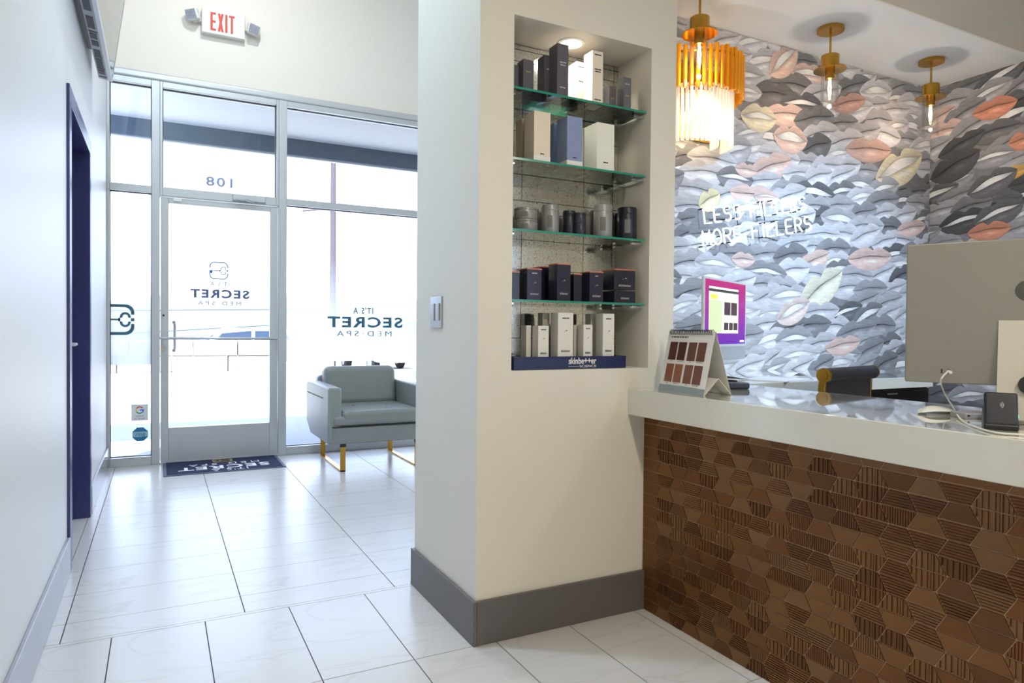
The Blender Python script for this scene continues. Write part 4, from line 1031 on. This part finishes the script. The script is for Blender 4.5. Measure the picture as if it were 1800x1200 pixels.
for R_, z in ((.275, .43), (.225, .27), (.15, .26)): g.tube([(R_*math.cos(PI+.05+(PI-.1)*i/24), R_*math.sin(PI+.05+(PI-.1)*i/24), z) for i in range(25)], .006, 6)
g.box(-.24, .24, -.012, 0, .05, .45); g.build('frame', M_brass, sc2)
for k in range(3):
    MB().lathe((-.08+.08*k, -.075, .15), [(0, -.045), (.014, -.03), (.017, 0), (.008, .045), (.0, .05)], 12).build('bulb', mat('hot_bulb', S(255, 230, 190), .3, emit=8, ecol=(1, .86, .66, 1)), sc2, smooth=True)
l = bpy.data.lights.new('wall_light_lamp', 'POINT'); l.energy = .5; l.color = (1, .78, .5); l.shadow_soft_size = .04
lo_ = bpy.data.objects.new('wall_light_lamp', l); COL.objects.link(lo_); lo_.parent = sc2; lo_.location = (0, -.19, .10)

# ------------------------------------------------------------------ ceiling downlights (overhead, out of frame)
def cdl(x, y, z, e, label, col=(1, .93, .82), r=.09):
    o = thing('ceiling_downlight', label, 'downlight', (x, y, z), group='overhead downlights')
    MB().lathe((0, 0, 0), [(r+.02, 0), (r+.02, -.005), (r, -.006), (r, -.002)], 28).build('trim_ring', M_white, o, smooth=True)
    MB().cyl((0, 0, -.003), r, .002, 24).build('lens', mat('ceil_lens', S(255, 250, 240), .4, emit=6), o)
    l = bpy.data.lights.new('lamp', 'AREA'); l.shape = 'DISK'; l.size = 2*r; l.energy = e; l.color = col
    lo_ = bpy.data.objects.new('downlight_lamp', l); COL.objects.link(lo_); lo_.parent = o; lo_.location = (0, 0, -.01)
cdl(.55, 4.75, 4.6, 18, 'ceiling downlight over the hallway before the exit sign', (.98, .98, 1))
cdl(-.05, 2.9, 4.6, 34, 'ceiling downlight over the hallway beside the pier', (.60, .80, 1))  # bluish fill lamp, added to brighten the pier's side face
cdl(1.0, .85, 2.727, 3.5, 'ceiling downlight over the lobby near the pier', (1, .91, .74))
cdl(1.0, -.5, 2.727, 26, 'ceiling downlight beside the counter front', (1, .91, .74))
cdl(3.0, -1.6, 2.727, 10, 'ceiling downlight at the rear of the lobby', (1, .93, .82))
# unseen cool fill spotlights, added to brighten the papered wall and alcove
def cspot(x, y, tgt, e, label):
    o = thing('fill_spotlight', label, 'spotlight', (x, y, 2.727), group='cool spotlights washing the papered wall')
    d = (Vector(tgt)-Vector((x, y, 2.66))).normalized(); q = d.to_track_quat('-Z', 'Y').to_euler()
    MB().cyl((0, 0, -.015), .05, .015, 20).cyl((0, 0, -.05), .008, .04, 10).build('mount', M_white, o)
    hdd = MB().lathe((0, 0, 0), [(0, .05), (.035, .05), (.04, .04), (.04, -.045), (.034, -.045), (.034, -.03)], 20).build('head', M_white, o, smooth=True, loc=(0, 0, -.075), rot=q)
    MB().cyl((0, 0, -.034), .034, .003, 20).build('lens', mat('cool_lens', S(235, 245, 255), .4, emit=8), hdd)
    l = bpy.data.lights.new('fill_lamp', 'SPOT'); l.energy = e; l.color = (.48, .70, 1); l.spot_size = 1.5; l.spot_blend = .7; l.shadow_soft_size = .05
    lo_ = bpy.data.objects.new('fill_lamp', l); COL.objects.link(lo_); lo_.parent = hdd; lo_.location = (0, 0, -.05)
cspot(2.75, 1.35, (2.85, 2.88, .75), 64, 'cool spotlight over the staff side aimed at the neon sign')
cspot(3.9, 1.35, (3.7, 2.88, .8), 75, 'cool spotlight over the staff side aimed at the papered corner')
# ------------------------------------------------------------------ outside
M_conc = mat('pavement', S(150, 154, 160), .9, var=.1, scale=3)
M_asph = mat('parking_lot', S(176, 174, 170), .95, var=.12, scale=1.5)
struct(MB().box(-30, 40, YSF+.12, 8.9, -.14, -.015).build('sidewalk', M_conc), 'shaded concrete pavement outside the shop-front', 'pavement')
struct(MB().box(-60, 80, 8.9, 60, -.3, -.06).build('parking_lot', M_asph), 'sunlit pale parking lot outside', 'parking lot')
M_soff = mat('canopy_soffit', S(206, 208, 208), .8, var=.03); M_fas = mat('canopy_fascia', S(84, 100, 114), .6, var=.2, scale=8)
cn_ = thing('canopy', 'canopy over the pavement with pale soffit and grey fascia beam', 'canopy', (1.5, 7.0, 3.1), kind='structure')
MB().box(-8, 10, -.70, .54, 0, .12).build('soffit', M_soff, cn_)
MB().box(-8, 10, .46, .50, -.17, .0).build('fascia_beam', M_fas, cn_)
MB().box(-8, 10, .50, .54, -.185, .3).build('edge_trim', M_white, cn_)
struct(MB().box(-30, 40, -30, YREAR-.1, -.3, -.05).build('rear_yard', M_conc), 'paved yard behind the building', 'pavement')
struct(MB().box(XL-.16, XR+.1, YREAR-1.6, YREAR-.1, 2.75, 2.85).build('rear_sun_blocker', M_soff), 'canopy shading the rear window', 'canopy')  # unseen overhang, added to keep direct sun out of the rear window
struct(MB().box(XL-.2, XR+.15, YREAR-.15, YSF+.2, 4.7, 4.85).build('roof', M_soff), 'flat roof slab over the shop', 'roof')
# low retaining wall of pale blocks, kerb, hill
M_block = [mat('limestone_%d' % i, c, .9, var=.25, scale=6) for i, c in enumerate((S(172, 164, 152), S(164, 154, 140), S(180, 174, 164)))]
rw = thing('retaining_wall', 'low wall of pale stone blocks across the parking lot', 'stone wall', (0, 19.5, -.06))
rb = random.Random(5)
for r in range(2):
    x = -7-.4*r
    while x < 4.2:
        wd = rb.uniform(.9, 1.5); MB().box(x, x+wd-.02, rb.uniform(-.02, .02), .4, r*.42, r*.42+.41).build('block', M_block[rb.randrange(3)], rw, bevel=.02); x += wd
kb_ = tag(MB().box(3.0, 18, 15.2, 15.45, -.06, .16).build('parking_kerb', M_conc), 'low pale kerb in front of the parked cars', 'kerb')
M_hill = mat('dry_hill', S(112, 110, 96), 1, var=.3, scale=.3)
g = MB(); nx, ny = 40, 8
for i in range(nx+1):
    for j in range(ny+1):
        x = -50+130*i/nx; y = 45+9*j; g.v.append((x, y, -.1+(j/ny)*(6.0+1.2*math.sin(x*.07)+.6*math.sin(x*.23))))
for i in range(nx):
    for j in range(ny): g.f.append((i*(ny+1)+j, (i+1)*(ny+1)+j, (i+1)*(ny+1)+j+1, i*(ny+1)+j+1)); g.mi.append(0)
struct(g.build('hill', M_hill, smooth=True), 'pale dry hillside beyond the parking lot', 'hill')
# utility pole and wires
up = thing('utility_pole', 'wooden utility pole seen through the display window', 'utility pole', (4.62, 20.6, -.06))
M_wood = mat('pole_wood', S(92, 84, 90), .9, var=.3, scale=10)
MB().cyl((0, 0, 0), .10, 7.6, 14, r2=.075).build('pole', M_wood, up, smooth=True)
MB().box(-.9, .9, -.06, .06, 6.9, 7.0).build('cross_arm', M_wood, up)
for x in (-.8, -.4, .4, .8): MB().lathe((x, 0, 7.0), [(.03, 0), (.05, .05), (.03, .09), (.05, .12), (0, .16)], 10).build('insulator', M_white, up, smooth=True)
MB().cyl((.27, 0, 4.55), .13, .45, 14).build('transformer', mat('trans_grey', S(150, 155, 160), .5), up, smooth=True)
MB().tube([(-.9, -.05, 4.6), (-.1, -.05, 4.75)], .03, 6).build('bracket', M_wood, up)
for i, (za, zb) in enumerate(((1.55, 1.75), (.75, 1.25))):
    tag(MB().tube([(-8, 24, za+.1), (-3, 24, za), (4, 24, zb), (12, 24, zb+.3)], .02, 5).build('cable_line', mat('wire_dark', S(70, 90, 100), .6)), ['upper dark cable strung across the view outside', 'lower dark cable strung across the view outside'][i], 'cable')
# parked vehicles
M_gl = mat('car_glass', S(52, 70, 96), .1, var=.2); M_tyre = mat('tyre', S(28, 28, 30), .9); M_rim = mat('rim', S(170, 172, 176), .3, .8)
def car(label, loc, rz, col, h=1.55, lng=4.5):
    o = thing('car', label, 'car', loc, rz, 'parked cars outside'); M_ = mat('paint_%d' % int(sum(col)*1e4), col, .25, .2, var=.03)
    k = lng/4.5; zz = h/1.55
    pr_ = [(-2.2, .35), (-2.25, .65), (-2.1, .88), (-1.9, .92), (-1.0, 1.0), (1.35, 1.0), (2.1, .85), (2.25, .6), (2.2, .35)]
    MB().prism([(x*k, z*zz) for x, z in pr_], -.88, .88, 'y').build('body', M_, o, bevel=.06, bseg=3)
    gh = [(-1.75, .95), (-1.25, 1.42), (-.9, 1.52), (.35, 1.54), (.75, 1.45), (1.4, .98)]
    MB().prism([(x*k, z*zz) for x, z in gh], -.76, .76, 'y').build('cabin', M_, o, bevel=.05, bseg=3)
    wn = [[(-1.5, 1.02), (-1.15, 1.38), (-.35, 1.45), (-.35, 1.02)], [(-.25, 1.02), (-.25, 1.45), (.4, 1.45), (.65, 1.36), (1.1, 1.02)]]
    for s in (-1, 1):
        for p in wn: MB().prism([(x*k, z*zz) for x, z in p], s*.762-.006, s*.762+.006, 'y').build('side_window', M_gl, o)
        for x in (-1.35, 1.4):
            wh = MB().lathe((0, 0, 0), [(0, -.1), (.27, -.1), (.32, -.07), (.32, .07), (.27, .1), (0, .1)], 24).build('wheel', M_tyre, o, smooth=True, loc=(x*k, s*.80, .32), rot=(PI/2, 0, 0))
            MB().lathe((0, 0, 0), [(0, -.106), (.19, -.106), (.2, -.1)], 20).lathe((0, 0, 0), [(0, .106), (.19, .106), (.2, .1)], 20).build('rim', M_rim, wh, smooth=True)
    for s in (-1, 1):
        MB().box(-2.26*k, -2.18*k, s*.6-.18, s*.6+.18, .68*zz, .8*zz).build('tail_light', mat('tail_red', S(150, 40, 36), .3), o)
        MB().box(2.18*k, 2.26*k, s*.6-.18, s*.6+.18, .64*zz, .76*zz).build('headlight', M_rim, o)
    for q in ([(-1.7, 1.0), (-1.28, 1.4)], [(.8, 1.42), (1.36, 1.02)]):
        (xa, za), (xb, zb) = q; d = -.03 if xa < 0 else .03
        MB().prism([(xa*k+d, za*zz+.02), (xb*k+d, zb*zz+.02), (xb*k+d*1.3, zb*zz+.02), (xa*k+d*1.3, za*zz+.02)], -.66, .66, 'y').build('windscreen', M_gl, o)
    return o
CW = S(226, 230, 236)
car('white car parked beyond the entrance door near the stone wall', (2.75, 22.5, -.62), .08, CW, 1.75, 4.6)
car('silver car behind the stone wall left of the door view', (-2.4, 23.0, -.62), .1, S(190, 204, 224), 1.5)
car('pale car parked behind the kerb, leftmost in the display window', (5.6, 18.2, -.06), PI/2, CW, 1.5)
car('blue-grey car parked behind the kerb next to the pole', (7.9, 18.2, -.06), PI/2, S(150, 168, 196), 1.55)
car('white car parked behind the kerb beside the armchair', (10.2, 18.2, -.06), PI/2, CW, 1.6)
bpy.context.view_layer.update()
